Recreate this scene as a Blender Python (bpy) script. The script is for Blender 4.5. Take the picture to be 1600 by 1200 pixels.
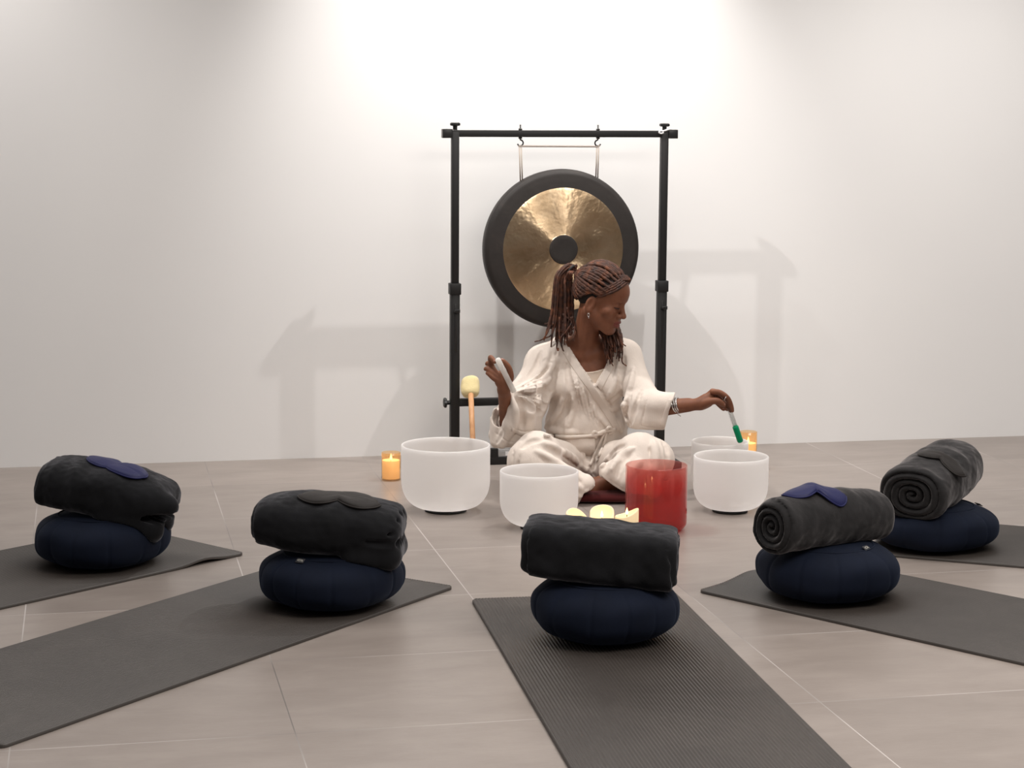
import bpy, bmesh, math, random
import numpy as np
from mathutils import Matrix, Vector

# ------------------------------------------------------------------ camera
for o in list(bpy.data.objects):
    bpy.data.objects.remove(o)
SC = bpy.context.scene
COL = SC.collection
F, YH, ROLL, CH = 3103., 156.5, .0064, 1.478        # focal length in px of a 1600 px frame, horizon row, roll, lens height
TH = math.atan((600 - YH) / F)
fw = np.array([0, math.cos(TH), -math.sin(TH)])
rt0 = np.array([1., 0, 0])
dn0 = np.array([0, -math.sin(TH), -math.cos(TH)])
cR, sR = math.cos(math.atan(ROLL)), math.sin(math.atan(ROLL))
rt = cR * rt0 - sR * dn0
dn = sR * rt0 + cR * dn0
CAM = np.array([0, 0, CH])
cam_data = bpy.data.cameras.new('camera')
cam_data.sensor_width = 36
cam_data.lens = 36 * F / 1600
cam_data.clip_end = 60
cam = bpy.data.objects.new('camera', cam_data)
COL.objects.link(cam)
M = Matrix.Identity(4)
for i, v in enumerate((rt, -dn, -fw)):
    for j in range(3):
        M[j][i] = v[j]
M.translation = CAM
cam.matrix_world = M
SC.camera = cam

# ------------------------------------------------------------------ light and exposure
SC.view_settings.view_transform = 'Standard'
SC.view_settings.look = 'None'
SC.view_settings.gamma = 1
SC.view_settings.use_curve_mapping = False
SC.view_settings.exposure = 0.18
world = bpy.data.worlds.new('world')
SC.world = world
world.use_nodes = True
bg = world.node_tree.nodes['Background']
bg.inputs[0].default_value = (1.0, .965, .94, 1)
bg.inputs[1].default_value = .30

def spot(loc, target, energy, angle, blend=.6, radius=.045, col=(1, .962, .925)):
    d = bpy.data.lights.new('ceiling_spot', 'SPOT')
    d.energy = energy; d.spot_size = math.radians(angle); d.spot_blend = blend
    d.shadow_soft_size = radius; d.color = col
    o = bpy.data.objects.new('ceiling_spot', d)
    COL.objects.link(o)
    o.location = loc
    o.rotation_euler = (Vector(target) - Vector(loc)).to_track_quat('-Z', 'Y').to_euler()
    return o
def wall_pt(u, off, z):                      # u along the back wall from its left end in the picture, off = distance out of it
    return (-2.0585 + .97770 * u + .21001 * off, 7.8629 + .21001 * u - .97770 * off, z)
E_KEY, E_LEFTK, E_MID, E_RIGHT, E_LEFT, E_TOP, E_PANEL, E_WORLD = 114, 102, 40, 112, 66, 16, 30, .84
# three ceiling spots near the wall whose shadows of the gong stand the photo shows
spot((-.827, 7.044, 2.949), (.75, 8.2, .45), E_KEY, 96, 1, .020)
spot((.847, 7.753, 2.809), (-.25, 8.1, .35), E_LEFTK, 100, 1, .010)
spot((-.619, 7.381, 2.954), (.65, 8.2, .45), E_MID, 96, 1, .025)
# further spots of the same row
spot(wall_pt(4.0, 1.7, 2.95), wall_pt(4.1, .0, .55), E_RIGHT, 80, 1, .06)
spot(wall_pt(-.35, .75, 2.9), wall_pt(-.2, .1, 1.0), E_LEFT, 100, 1, .06)
spot(wall_pt(2.45, 1.25, 2.9), wall_pt(2.45, .0, 1.75), E_TOP, 70, 1, .06)
# the wide soft lamp of the room over the mats
d = bpy.data.lights.new('ceiling_panel', 'AREA')
d.shape = 'RECTANGLE'; d.size = 5.0; d.size_y = 1.4; d.energy = E_PANEL; d.color = (1, .95, .9)
o = bpy.data.objects.new('ceiling_panel', d); COL.objects.link(o)
o.location = (.6, 6.3, 3.05)
d = bpy.data.lights.new('ceiling_panel', 'AREA')
d.shape = 'RECTANGLE'; d.size = 2.4; d.size_y = 1.2; d.energy = 92; d.color = (1, .93, .86)
o = bpy.data.objects.new('ceiling_panel', d); COL.objects.link(o)
o.location = (1.9, 3.6, 3.0)
# the room round the place: pale overhead, dim behind the camera
bg.inputs[1].default_value = E_WORLD
nt = world.node_tree
tc = nt.nodes.new('ShaderNodeTexCoord'); dp = nt.nodes.new('ShaderNodeVectorMath'); dp.operation = 'DOT_PRODUCT'; dp.inputs[1].default_value = (0, .45, .89)
nt.links.new(tc.outputs['Generated'], dp.inputs[0])
cr = nt.nodes.new('ShaderNodeValToRGB'); nt.links.new(dp.outputs['Value'], cr.inputs[0])
cr.color_ramp.elements[0].position = .0; cr.color_ramp.elements[0].color = (.16, .15, .145, 1)
cr.color_ramp.elements[1].position = .9; cr.color_ramp.elements[1].color = (1.0, .965, .94, 1)
nt.links.new(cr.outputs[0], bg.inputs[0])

# ------------------------------------------------------------------ geometry of the view
def ray(x, y):
    u = (x - 800) / F; v = (y - 600) / F
    return fw + u * rt + v * dn
def fl(x, y, z=0):                      # point of the picture lying at height z
    r = ray(x, y); return CAM + r * ((CH - z) / -r[2])
def at(x, y, Y):                        # point of the picture lying at distance Y
    r = ray(x, y); return CAM + r * (Y / r[1])
def onplane(x, y, p, n):
    r = ray(x, y); return CAM + r * (((p - CAM) @ n) / (r @ n))
def proj(X, Y, Z):
    a = X - CAM[0]; b = Y - CAM[1]; c = Z - CAM[2]
    w = a * fw[0] + b * fw[1] + c * fw[2]
    return (800 + F * (a * rt[0] + b * rt[1] + c * rt[2]) / w, 600 + F * (a * dn[0] + b * dn[1] + c * dn[2]) / w)

# ------------------------------------------------------------------ object helpers
def tag(o, label=None, cat=None, group=None, kind=None):
    if label: o['label'] = label
    if cat: o['category'] = cat
    if group: o['group'] = group
    if kind: o['kind'] = kind
    return o
def empty(name, loc=(0, 0, 0), rz=0):
    o = bpy.data.objects.new(name, None); COL.objects.link(o)
    o.location = loc; o.rotation_euler = (0, 0, rz); o.empty_display_size = .1
    return o
def link(name, me, parent=None):
    o = bpy.data.objects.new(name, me); COL.objects.link(o)
    if parent is not None: o.parent = parent
    return o
class MB:
    def __init__(s): s.v = []; s.f = []; s.m = []; s.n = 0
    def add(s, V, Fc, mi=0):
        V = np.asarray(V, float).reshape(-1, 3)
        s.v.append(V); s.f += [tuple(int(i) + s.n for i in q) for q in Fc]; s.m += [mi] * len(Fc); s.n += len(V)
        return s
    def build(s, name, mats, parent=None, smooth=True, origin=None):
        V = np.concatenate(s.v)
        if origin is not None: V = V - np.asarray(origin)
        me = bpy.data.meshes.new(name)
        me.from_pydata(V.tolist(), [], s.f)
        if not isinstance(mats, (list, tuple)): mats = [mats]
        for m in mats: me.materials.append(m)
        me.polygons.foreach_set('material_index', s.m)
        if smooth: me.polygons.foreach_set('use_smooth', [True] * len(s.f))
        me.update()
        bm = bmesh.new(); bm.from_mesh(me); bmesh.ops.recalc_face_normals(bm, faces=bm.faces); bm.to_mesh(me); bm.free()
        if smooth == 'auto': me.set_sharp_from_angle(angle=math.radians(40))
        o = link(name, me, parent)
        if origin is not None: o.location = origin
        return o
def frame(a):
    a = np.asarray(a, float); a = a / np.linalg.norm(a)
    h = np.array([0, 0, 1.]) if abs(a[2]) < .9 else np.array([1., 0, 0])
    b = np.cross(h, a); b /= np.linalg.norm(b)
    return b, np.cross(a, b), a
def tube(pts, rad, n=8, cap=True):
    P = np.asarray(pts, float); m = len(P)
    R = np.full(m, rad) if np.isscalar(rad) else np.asarray(rad, float)
    T = np.gradient(P, axis=0); T /= np.linalg.norm(T, axis=1)[:, None] + 1e-9
    b, c, _ = frame(T[0]); V = []
    th = np.arange(n) * 2 * math.pi / n
    for i in range(m):
        b = b - T[i] * (b @ T[i]); b /= np.linalg.norm(b); c = np.cross(T[i], b)
        V.append(P[i] + R[i] * (np.cos(th)[:, None] * b + np.sin(th)[:, None] * c))
    V = np.concatenate(V)
    Fc = [(i * n + j, i * n + (j + 1) % n, (i + 1) * n + (j + 1) % n, (i + 1) * n + j) for i in range(m - 1) for j in range(n)]
    if cap: Fc += [tuple(range(n - 1, -1, -1)), tuple(range((m - 1) * n, m * n))]
    return V, Fc
def catmull(pts, n=6):
    P = np.asarray(pts, float)
    if len(P) < 3: return np.array([P[0] + (P[-1] - P[0]) * t for t in np.linspace(0, 1, n + 1)])
    Q = np.vstack([2 * P[0] - P[1], P, 2 * P[-1] - P[-2]]); out = []
    for i in range(1, len(Q) - 2):
        for t in np.arange(n) / n:
            a, b, c, d = Q[i - 1], Q[i], Q[i + 1], Q[i + 2]
            out.append(.5 * (2 * b + (c - a) * t + (2 * a - 5 * b + 4 * c - d) * t * t + (3 * b - a - 3 * c + d) * t ** 3))
    out.append(P[-1])
    return np.array(out)
def lathe(prof, n=48, closed=False, zfun=None):
    prof = np.asarray(prof, float); m = len(prof); V = []
    th = np.arange(n) * 2 * math.pi / n
    for r, z in prof:
        V.append(np.stack([r * np.cos(th), r * np.sin(th), np.full(n, z)], 1))
    V = np.concatenate(V)
    Fc = []
    for i in range(m if closed else m - 1):
        k = (i + 1) % m
        for j in range(n):
            Fc.append((i * n + j, i * n + (j + 1) % n, k * n + (j + 1) % n, k * n + j))
    if not closed:
        if prof[0][0] > 0: Fc.append(tuple(range(n - 1, -1, -1)))
        if prof[-1][0] > 0: Fc.append(tuple(range((m - 1) * n, m * n)))
    return V, Fc
def rbox(c, size, R=np.eye(3), bev=.003, seg=2):
    bm = bmesh.new(); bmesh.ops.create_cube(bm, size=1)
    for v in bm.verts: v.co = Vector((v.co.x * size[0], v.co.y * size[1], v.co.z * size[2]))
    if bev: bmesh.ops.bevel(bm, geom=list(bm.edges), offset=bev, segments=seg, affect='EDGES', profile=.5)
    bm.verts.index_update()
    V = np.array([v.co[:] for v in bm.verts]); Fc = [tuple(v.index for v in f.verts) for f in bm.faces]; bm.free()
    return V @ np.asarray(R).T + np.asarray(c), Fc

# ------------------------------------------------------------------ distance fields -> meshes
def noise(X, Y, Z, f, seed, n=9):
    rg = np.random.RandomState(seed); s = 0
    for i in range(n):
        d = rg.normal(size=3); d /= np.linalg.norm(d); d *= f * rg.uniform(.6, 1.5)
        s = s + np.sin(X * d[0] + Y * d[1] + Z * d[2] + rg.uniform(0, 6.28))
    return s / n * 1.4
class Grid:
    def __init__(s, lo, hi, h):
        s.lo = np.array(lo, float); s.h = h
        s.n = np.ceil((np.array(hi) - s.lo) / h).astype(int) + 1
        s.ax = [(s.lo[i] + h * np.arange(s.n[i])).astype(np.float32) for i in range(3)]
        s.D = np.full(s.n, .2, np.float32)
    def sl(s, lo, hi):
        a = np.clip(np.floor((np.asarray(lo) - s.lo) / s.h).astype(int), 0, s.n - 1)
        b = np.clip(np.ceil((np.asarray(hi) - s.lo) / s.h).astype(int) + 1, 1, s.n)
        b = np.maximum(b, a + 1)
        return tuple(slice(a[i], b[i]) for i in range(3))
    def xyz(s, sl):
        return s.ax[0][sl[0]][:, None, None], s.ax[1][sl[1]][None, :, None], s.ax[2][sl[2]][None, None, :]
    def op(s, f, lo, hi, k=0, mode='u'):
        sl = s.sl(lo, hi); d = f(*s.xyz(sl)).astype(np.float32); D = s.D[sl]
        if mode == 'u':
            r = np.minimum(D, d)
            if k: r -= np.maximum(k - np.abs(D - d), 0) ** 2 / (4 * k)
        elif mode == 's':
            r = np.maximum(D, -d)
            if k: r += np.maximum(k - np.abs(D + d), 0) ** 2 / (4 * k)
        else:
            r = np.maximum(D, d)
        s.D[sl] = r
    def cap(s, a, b, r1, r2=None, k=.01, mode='u', pad=.03, flat=None):
        a = np.asarray(a, float); b = np.asarray(b, float); r2 = r1 if r2 is None else r2
        ba = b - a; l2 = ba @ ba + 1e-12
        def f(X, Y, Z):
            x, y, z = X - a[0], Y - a[1], Z - a[2]
            t = np.clip((x * ba[0] + y * ba[1] + z * ba[2]) / l2, 0, 1)
            x, y, z = x - ba[0] * t, y - ba[1] * t, z - ba[2] * t
            q = x * x + y * y + z * z
            if flat is not None:
                nv, fac = flat; w = x * nv[0] + y * nv[1] + z * nv[2]; q = q + w * w * (fac * fac - 1)
            return np.sqrt(q) - (r1 + (r2 - r1) * t)
        m = max(r1, r2) + pad + k
        s.op(f, np.minimum(a, b) - m, np.maximum(a, b) + m, k, mode)
    def ell(s, c, r, R=np.eye(3), k=.01, mode='u', pad=.03):
        c = np.asarray(c, float); r = np.asarray(r, float); R = np.asarray(R, float)
        def f(X, Y, Z):
            x, y, z = X - c[0], Y - c[1], Z - c[2]; q0 = 0; q1 = 0
            for i in range(3):
                w = (x * R[0, i] + y * R[1, i] + z * R[2, i]) / r[i]; q0 = q0 + w * w; q1 = q1 + (w / r[i]) ** 2
            q0 = np.sqrt(q0); return q0 * (q0 - 1) / (np.sqrt(q1) + 1e-6)
        m = np.abs(R) @ r + pad + k
        s.op(f, c - m, c + m, k, mode)
    def chain(s, pts, rad, k=.01, mode='u', pad=.02, flat=None):
        for i in range(len(pts) - 1):
            r = (rad, rad) if np.isscalar(rad) else (rad[i], rad[i + 1])
            s.cap(pts[i], pts[i + 1], r[0], r[1], k, mode, pad, flat)
    def sample(s, P):
        i = np.clip(np.round((P - s.lo) / s.h).astype(int), 0, s.n - 1)
        return s.D[i[:, 0], i[:, 1], i[:, 2]]
    def hit(s, px, near, far):              # where the view rays of these picture points first meet the surface
        R = np.array([ray(x, y) for x, y in px]); R /= R[:, 1:2]
        t = np.full(len(R), near, float); done = np.zeros(len(R), bool)
        for _ in range(int((far - near) / (s.h * .8))):
            d = s.sample(CAM + R * t[:, None]); done |= d < s.h * .2
            t[~done] += np.clip(d[~done] * .7, s.h * .5, .012)
            if done.all() or (t > far).all(): break
        return CAM + R * t[:, None], done
    def draw(s, px, r, k, near, far, mode='u', off=0., n=5, taper=True):
        q = catmull(px, n); P, ok = s.hit(q, near, far)
        if ok.sum() < 2: return
        P = P[ok]; m = len(P)
        P = P + off * np.array([0, -1, 0])
        w = np.sin(np.linspace(.12, math.pi - .12, m)) ** .6 if taper else np.ones(m)
        for i in range(m - 1):
            if np.linalg.norm(P[i + 1] - P[i]) < .05:
                s.cap(P[i], P[i + 1], r * w[i], r * w[i + 1], k, mode, .004)
    def mesh(s, name, mats, parent=None, smoothits=0):
        D = s.D; S = D < 0
        c = np.zeros(np.array(S.shape) - 1, np.int8)
        for i in (0, 1):
            for j in (0, 1):
                for l in (0, 1):
                    c += S[i:S.shape[0] - 1 + i, j:S.shape[1] - 1 + j, l:S.shape[2] - 1 + l]
        act = (c > 0) & (c < 8)
        I = np.argwhere(act); idx = np.full(act.shape, -1, np.int32); idx[act] = np.arange(len(I))
        acc = np.zeros((len(I), 3)); cnt = np.zeros(len(I))
        cor = [(i, j, l) for i in (0, 1) for j in (0, 1) for l in (0, 1)]
        val = {q: D[I[:, 0] + q[0], I[:, 1] + q[1], I[:, 2] + q[2]].astype(float) for q in cor}
        for a in cor:
            for ax in range(3):
                if a[ax]: continue
                b = tuple(v + (i == ax) for i, v in enumerate(a))
                x = (val[a] < 0) != (val[b] < 0)
                t = val[a] / np.where(x, val[a] - val[b], 1)
                p = np.array(a, float)[None, :].repeat(len(I), 0); p[:, ax] += t
                acc[x] += p[x]; cnt[x] += 1
        V = s.lo + s.h * (I + acc / cnt[:, None])
        Q = []
        for ax in range(3):
            A = np.moveaxis(S, ax, 0); J = np.moveaxis(idx, ax, 0)
            e = A[:-1] != A[1:]; e[:, 0, :] = False; e[:, -1, :] = False; e[:, :, 0] = False; e[:, :, -1] = False
            K = np.argwhere(e); i, j, l = K.T
            q = np.stack([J[i, j - 1, l - 1], J[i, j, l - 1], J[i, j, l], J[i, j - 1, l]], 1)
            flip = A[i, j, l] ^ (ax == 1)
            q[~flip] = q[~flip][:, ::-1]
            Q.append(q)
        Q = np.concatenate(Q)
        if smoothits:
            e = np.concatenate([Q[:, [0, 1]], Q[:, [1, 2]], Q[:, [2, 3]], Q[:, [3, 0]]])
            for _ in range(smoothits):
                ac = np.zeros_like(V); cn = np.zeros(len(V))
                for ax in range(3): ac[:, ax] = np.bincount(e[:, 0], V[e[:, 1], ax], len(V))
                cn = np.bincount(e[:, 0], minlength=len(V))
                V = np.where(cn[:, None] > 0, .5 * V + .5 * ac / np.maximum(cn, 1)[:, None], V)
        me = bpy.data.meshes.new(name)
        me.vertices.add(len(V)); me.vertices.foreach_set('co', V.astype(np.float32).ravel())
        me.loops.add(Q.size); me.loops.foreach_set('vertex_index', Q.astype(np.int32).ravel())
        me.polygons.add(len(Q)); me.polygons.foreach_set('loop_start', np.arange(0, Q.size, 4, dtype=np.int32))
        me.polygons.foreach_set('use_smooth', np.ones(len(Q), bool))
        for m in (mats if isinstance(mats, (list, tuple)) else [mats]): me.materials.append(m)
        me.update(calc_edges=True); me.validate()
        return link(name, me, parent), V, Q

# ------------------------------------------------------------------ materials
def mat(name, col=(.8, .8, .8), rough=.5, metal=0, **kw):
    m = bpy.data.materials.new(name); m.use_nodes = True
    b = m.node_tree.nodes['Principled BSDF']
    b.inputs['Base Color'].default_value = (*col, 1); b.inputs['Roughness'].default_value = rough; b.inputs['Metallic'].default_value = metal
    for k, v in kw.items(): b.inputs[k.replace('_', ' ')].default_value = v
    return m
def nd(m, typ, **kw):
    n = m.node_tree.nodes.new(typ)
    for k, v in kw.items(): setattr(n, k, v)
    return n
def ln(m, a, b): m.node_tree.links.new(a, b)
def bsdf(m): return m.node_tree.nodes['Principled BSDF']
def coords(m, scale=(1, 1, 1), rot=(0, 0, 0)):
    t = nd(m, 'ShaderNodeTexCoord'); p = nd(m, 'ShaderNodeMapping')
    p.inputs['Scale'].default_value = scale; p.inputs['Rotation'].default_value = rot
    ln(m, t.outputs['Object'], p.inputs[0]); return p.outputs[0]
def tex(m, vec, scale, detail=4, rough=.55, dist=0):
    n = nd(m, 'ShaderNodeTexNoise'); n.inputs['Scale'].default_value = scale; n.inputs['Detail'].default_value = detail
    n.inputs['Roughness'].default_value = rough; n.inputs['Distortion'].default_value = dist
    ln(m, vec, n.inputs['Vector']); return n.outputs[0]
def ramp(m, fac, stops):
    r = nd(m, 'ShaderNodeValToRGB'); e = r.color_ramp.elements
    while len(e) < len(stops): e.new(.5)
    for i, (p, c) in enumerate(stops): e[i].position = p; e[i].color = (*c, 1)
    ln(m, fac, r.inputs[0]); return r.outputs[0]
def bump(m, h, strength, dist, chain=None):
    b = nd(m, 'ShaderNodeBump'); b.inputs['Strength'].default_value = strength; b.inputs['Distance'].default_value = dist
    ln(m, h, b.inputs['Height'])
    if chain is not None: ln(m, chain, b.inputs['Normal'])
    return b.outputs[0]
def setn(m, n): ln(m, n, bsdf(m).inputs['Normal'])

m_wall = mat('white_wall_paint', (.80, .79, .785), .85)
v = coords(m_wall); ln(m_wall, ramp(m_wall, tex(m_wall, v, .9, 3), [(.3, (.79, .78, .775)), (.7, (.82, .81, .80))]), bsdf(m_wall).inputs['Base Color'])
setn(m_wall, bump(m_wall, tex(m_wall, v, 160, 3), .06, .002))
m_ceil = mat('white_ceiling_paint', (.8, .8, .79), .9)

YAW = .2116
m_floor = mat('grey_stone_tiles', (.3, .27, .25), .37)
bsdf(m_floor).inputs['Specular IOR Level'].default_value = .5
v = coords(m_floor, (1, 1, 1))
st = nd(m_floor, 'ShaderNodeMapping'); st.inputs['Scale'].default_value = (1.1, 2.8, 1); ln(m_floor, v, st.inputs[0])
br = nd(m_floor, 'ShaderNodeTexBrick'); br.offset = 0; br.squash = 1
for k, x in (('Scale', 1), ('Mortar Size', .0016), ('Mortar Smooth', .0), ('Brick Width', .6525), ('Row Height', .615), ('Bias', 0)): br.inputs[k].default_value = x
br.inputs['Color1'].default_value = (.0, .0, .0, 1); br.inputs['Color2'].default_value = (1, 1, 1, 1); br.inputs['Mortar'].default_value = (.5, .5, .5, 1)
ln(m_floor, v, br.inputs['Vector'])
c1 = ramp(m_floor, tex(m_floor, st.outputs[0], 3.2, 7, .62, .4), [(.28, (.262, .222, .198)), (.52, (.300, .256, .230)), (.75, (.338, .291, .263))])
mx = nd(m_floor, 'ShaderNodeMix', data_type='RGBA', blend_type='MULTIPLY'); mx.inputs[0].default_value = .14
ln(m_floor, c1, mx.inputs[6]); ln(m_floor, br.outputs['Color'], mx.inputs[7])
jc = ramp(m_floor, tex(m_floor, v, 1.1, 2), [(.42, (.17, .15, .14)), (.56, (.50, .46, .44))])
mj = nd(m_floor, 'ShaderNodeMix', data_type='RGBA'); ln(m_floor, br.outputs['Fac'], mj.inputs[0]); ln(m_floor, mx.outputs[2], mj.inputs[6]); ln(m_floor, jc, mj.inputs[7])
ln(m_floor, mj.outputs[2], bsdf(m_floor).inputs['Base Color'])
n1 = bump(m_floor, tex(m_floor, st.outputs[0], 40, 5), .12, .002)
setn(m_floor, n1)

m_black = mat('black_powder_coated_steel', (.006, .0055, .0055), .5)
setn(m_black, bump(m_black, tex(m_black, coords(m_black), 900, 2), .05, .0005))
m_knob = mat('black_plastic', (.012, .012, .012), .35)
m_steel = mat('bright_steel', (.72, .71, .69), .25, 1)
m_cord = mat('beige_braided_cord', (.42, .36, .31), .8)
wv = nd(m_cord, 'ShaderNodeTexWave'); wv.inputs['Scale'].default_value = 160; ln(m_cord, coords(m_cord, rot=(.6, .4, 0)), wv.inputs[0]); setn(m_cord, bump(m_cord, wv.outputs[1], .4, .001))

def gong_mat(name, stops, rough, metal, aniso, hammer):
    m = mat(name, (1, 1, 1), rough, metal)
    v = coords(m)
    ln(m, ramp(m, tex(m, v, 9, 6, .6, .6), stops), bsdf(m).inputs['Base Color'])
    bsdf(m).inputs['Anisotropic'].default_value = aniso; bsdf(m).inputs['Anisotropic Rotation'].default_value = .25
    tg = nd(m, 'ShaderNodeTangent'); tg.direction_type = 'RADIAL'; tg.axis = 'Z'
    ln(m, tg.outputs[0], bsdf(m).inputs['Tangent'])
    h1 = tex(m, v, 38, 2, .5, .3); h2 = tex(m, v, 11, 3)
    setn(m, bump(m, h1, hammer, .004, bump(m, h2, hammer * .8, .02)))
    return m
m_gold = gong_mat('hammered_bronze', [(.25, (.55, .39, .23)), (.5, (.70, .52, .33)), (.75, (.80, .63, .43))], .42, 1, .95, .42)
m_gdark = gong_mat('dark_oxide_bronze', [(.3, (.018, .0145, .013)), (.6, (.026, .021, .019)), (.85, (.055, .038, .030))], .6, .2, 0, .10)

def bowl_mat(name, col, tr):
    m = mat(name, col, .55)
    b = bsdf(m); t = nd(m, 'ShaderNodeBsdfTranslucent'); t.inputs[0].default_value = (*col, 1)
    mx = nd(m, 'ShaderNodeMixShader'); mx.inputs[0].default_value = tr
    out = m.node_tree.nodes['Material Output']
    ln(m, b.outputs[0], mx.inputs[1]); ln(m, t.outputs[0], mx.inputs[2]); ln(m, mx.outputs[0], out.inputs[0])
    setn(m, bump(m, tex(m, coords(m), 500, 2), .05, .0005))
    return m
m_frost = bowl_mat('frosted_white_quartz', (.95, .935, .925), .74)
m_rubber = mat('black_rubber', (.012, .012, .012), .7)

def glass_mat(name, trans_stops, gloss=.08, tint=None, body=0, zlo=0, zhi=1):
    """clear coloured glass: see-through pigment, a shiny surface and a little milky body"""
    m = bpy.data.materials.new(name); m.use_nodes = True; nt = m.node_tree; nt.nodes.clear()
    out = nt.nodes.new('ShaderNodeOutputMaterial')
    tc = nt.nodes.new('ShaderNodeTexCoord'); sx = nt.nodes.new('ShaderNodeSeparateXYZ'); ln(m, tc.outputs['Object'], sx.inputs[0])
    mr = nt.nodes.new('ShaderNodeMapRange'); mr.inputs[1].default_value = zlo; mr.inputs[2].default_value = zhi; ln(m, sx.outputs[2], mr.inputs[0])
    c = ramp(m, mr.outputs[0], trans_stops)
    t = nt.nodes.new('ShaderNodeBsdfTransparent'); ln(m, c, t.inputs[0])
    g = nt.nodes.new('ShaderNodeBsdfGlossy'); g.inputs['Roughness'].default_value = .08; g.inputs[0].default_value = (.9, .9, .9, 1)
    fr = nt.nodes.new('ShaderNodeFresnel'); fr.inputs[0].default_value = 1.45
    ge = nt.nodes.new('ShaderNodeNewGeometry'); fm = nt.nodes.new('ShaderNodeMath'); fm.operation = 'SUBTRACT'; fm.use_clamp = True
    ln(m, fr.outputs[0], fm.inputs[0]); ln(m, ge.outputs['Backfacing'], fm.inputs[1])     # only the outer face shines
    a = nt.nodes.new('ShaderNodeMixShader'); ln(m, fm.outputs[0], a.inputs[0])
    src = t.outputs[0]
    if body:
        df = nt.nodes.new('ShaderNodeBsdfDiffuse'); tl = nt.nodes.new('ShaderNodeBsdfTranslucent')
        for q in (df, tl): q.inputs[0].default_value = (*tint, 1)
        h = nt.nodes.new('ShaderNodeMixShader'); h.inputs[0].default_value = .5; ln(m, df.outputs[0], h.inputs[1]); ln(m, tl.outputs[0], h.inputs[2])
        w = nt.nodes.new('ShaderNodeMixShader'); w.inputs[0].default_value = body; ln(m, t.outputs[0], w.inputs[1]); ln(m, h.outputs[0], w.inputs[2]); src = w.outputs[0]
    ln(m, src, a.inputs[1]); ln(m, g.outputs[0], a.inputs[2]); ln(m, a.outputs[0], out.inputs[0])
    return m
m_red = glass_mat('red_tinted_clear_quartz', [(0, (.68, .06, .07)), (.45, (.80, .20, .19)), (.8, (.88, .46, .43)), (1, (.94, .76, .73))], tint=(.88, .26, .24), body=.15, zlo=0, zhi=.21)
m_amber = glass_mat('amber_glass', [(0, (.97, .87, .70)), (1, (.97, .88, .72))], tint=(.9, .65, .38), body=.10)
m_clear = glass_mat('clear_glass', [(0, (.90, .90, .90)), (1, (.90, .90, .90))])
m_plast = glass_mat('clear_plastic', [(0, (.85, .85, .85)), (1, (.85, .85, .85))], tint=(.8, .8, .8), body=.3)

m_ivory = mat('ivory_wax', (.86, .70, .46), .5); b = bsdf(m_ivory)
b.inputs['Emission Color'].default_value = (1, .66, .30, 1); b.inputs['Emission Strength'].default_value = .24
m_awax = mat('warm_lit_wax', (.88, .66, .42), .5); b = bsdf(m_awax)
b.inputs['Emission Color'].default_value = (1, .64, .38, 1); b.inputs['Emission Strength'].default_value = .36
m_flame = mat('flame', (1, .7, .3), .5); b = bsdf(m_flame); b.inputs['Emission Color'].default_value = (1, .62, .20, 1); b.inputs['Emission Strength'].default_value = 6
m_wick = mat('wick', (.05, .04, .03), .8)

m_mat = mat('charcoal_foam_rubber', (.075, .066, .060), .45)
v = coords(m_mat); ln(m_mat, ramp(m_mat, tex(m_mat, v, 5, 6, .62, .8), [(.3, (.038, .031, .027)), (.55, (.047, .039, .034)), (.8, (.058, .048, .042))]), bsdf(m_mat).inputs['Base Color'])
setn(m_mat, bump(m_mat, tex(m_mat, v, 300, 3), .15, .001))
bsdf(m_mat).inputs['Specular IOR Level'].default_value = .55

def cloth(name, col, rough=.9, weave=700, sheen=0, var=.12, wb=.25, scol=(1, 1, 1)):
    m = mat(name, col, rough); v = coords(m)
    lo = tuple(c * (1 - var) for c in col); hi = tuple(min(1, c * (1 + var)) for c in col)
    ln(m, ramp(m, tex(m, v, 14, 5), [(.3, lo), (.7, hi)]), bsdf(m).inputs['Base Color'])
    bsdf(m).inputs['Specular IOR Level'].default_value = .2
    bsdf(m).inputs['Sheen Weight'].default_value = sheen; bsdf(m).inputs['Sheen Roughness'].default_value = .4
    bsdf(m).inputs['Sheen Tint'].default_value = (*scol, 1)
    setn(m, bump(m, tex(m, v, weave, 3), wb, .0015))
    return m
m_navy = cloth('navy_cotton', (.0035, .0065, .017), .85, 900, .06, .15, .2, (.3, .45, .8))
m_plush = cloth('charcoal_plush_fleece', (.007, .0072, .0085), .9, 260, .62, .35, .5, (.42, .42, .46))
m_plush2 = cloth('grey_velour_fleece', (.018, .0172, .018), .85, 180, .85, .4, .4, (.55, .52, .52))
for m_, a_ in ((m_plush, .9), (m_plush2, 1.0)):     # crushed pile: patches lie in different directions
    v = coords(m_); rr_ = ramp(m_, tex(m_, v, 13, 5, .6, .7), [(.34, (.22 * a_,) * 3), (.66, (a_,) * 3)]); ln(m_, rr_, bsdf(m_).inputs['Sheen Weight'])
m_satin = mat('navy_satin', (.009, .011, .070), .5); bsdf(m_satin).inputs['Specular IOR Level'].default_value = .3
setn(m_satin, bump(m_satin, tex(m_satin, coords(m_satin), 60, 3), .15, .004))
m_dsatin = mat('charcoal_satin', (.014, .0105, .009), .55); bsdf(m_dsatin).inputs['Specular IOR Level'].default_value = .3
setn(m_dsatin, bump(m_dsatin, tex(m_dsatin, coords(m_dsatin), 60, 3), .2, .004))
m_label = mat('dark_woven_label', (.03, .03, .035), .7)
m_logo = mat('silver_thread', (.55, .53, .48), .5)
m_linen = cloth('off_white_linen', (.68, .60, .535), .9, 800, .15, .06, .3)
v = coords(m_linen, (1, 1, .45), (.2, .5, .3)); b0 = m_linen.node_tree.nodes['Bump'].outputs[0]
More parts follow.
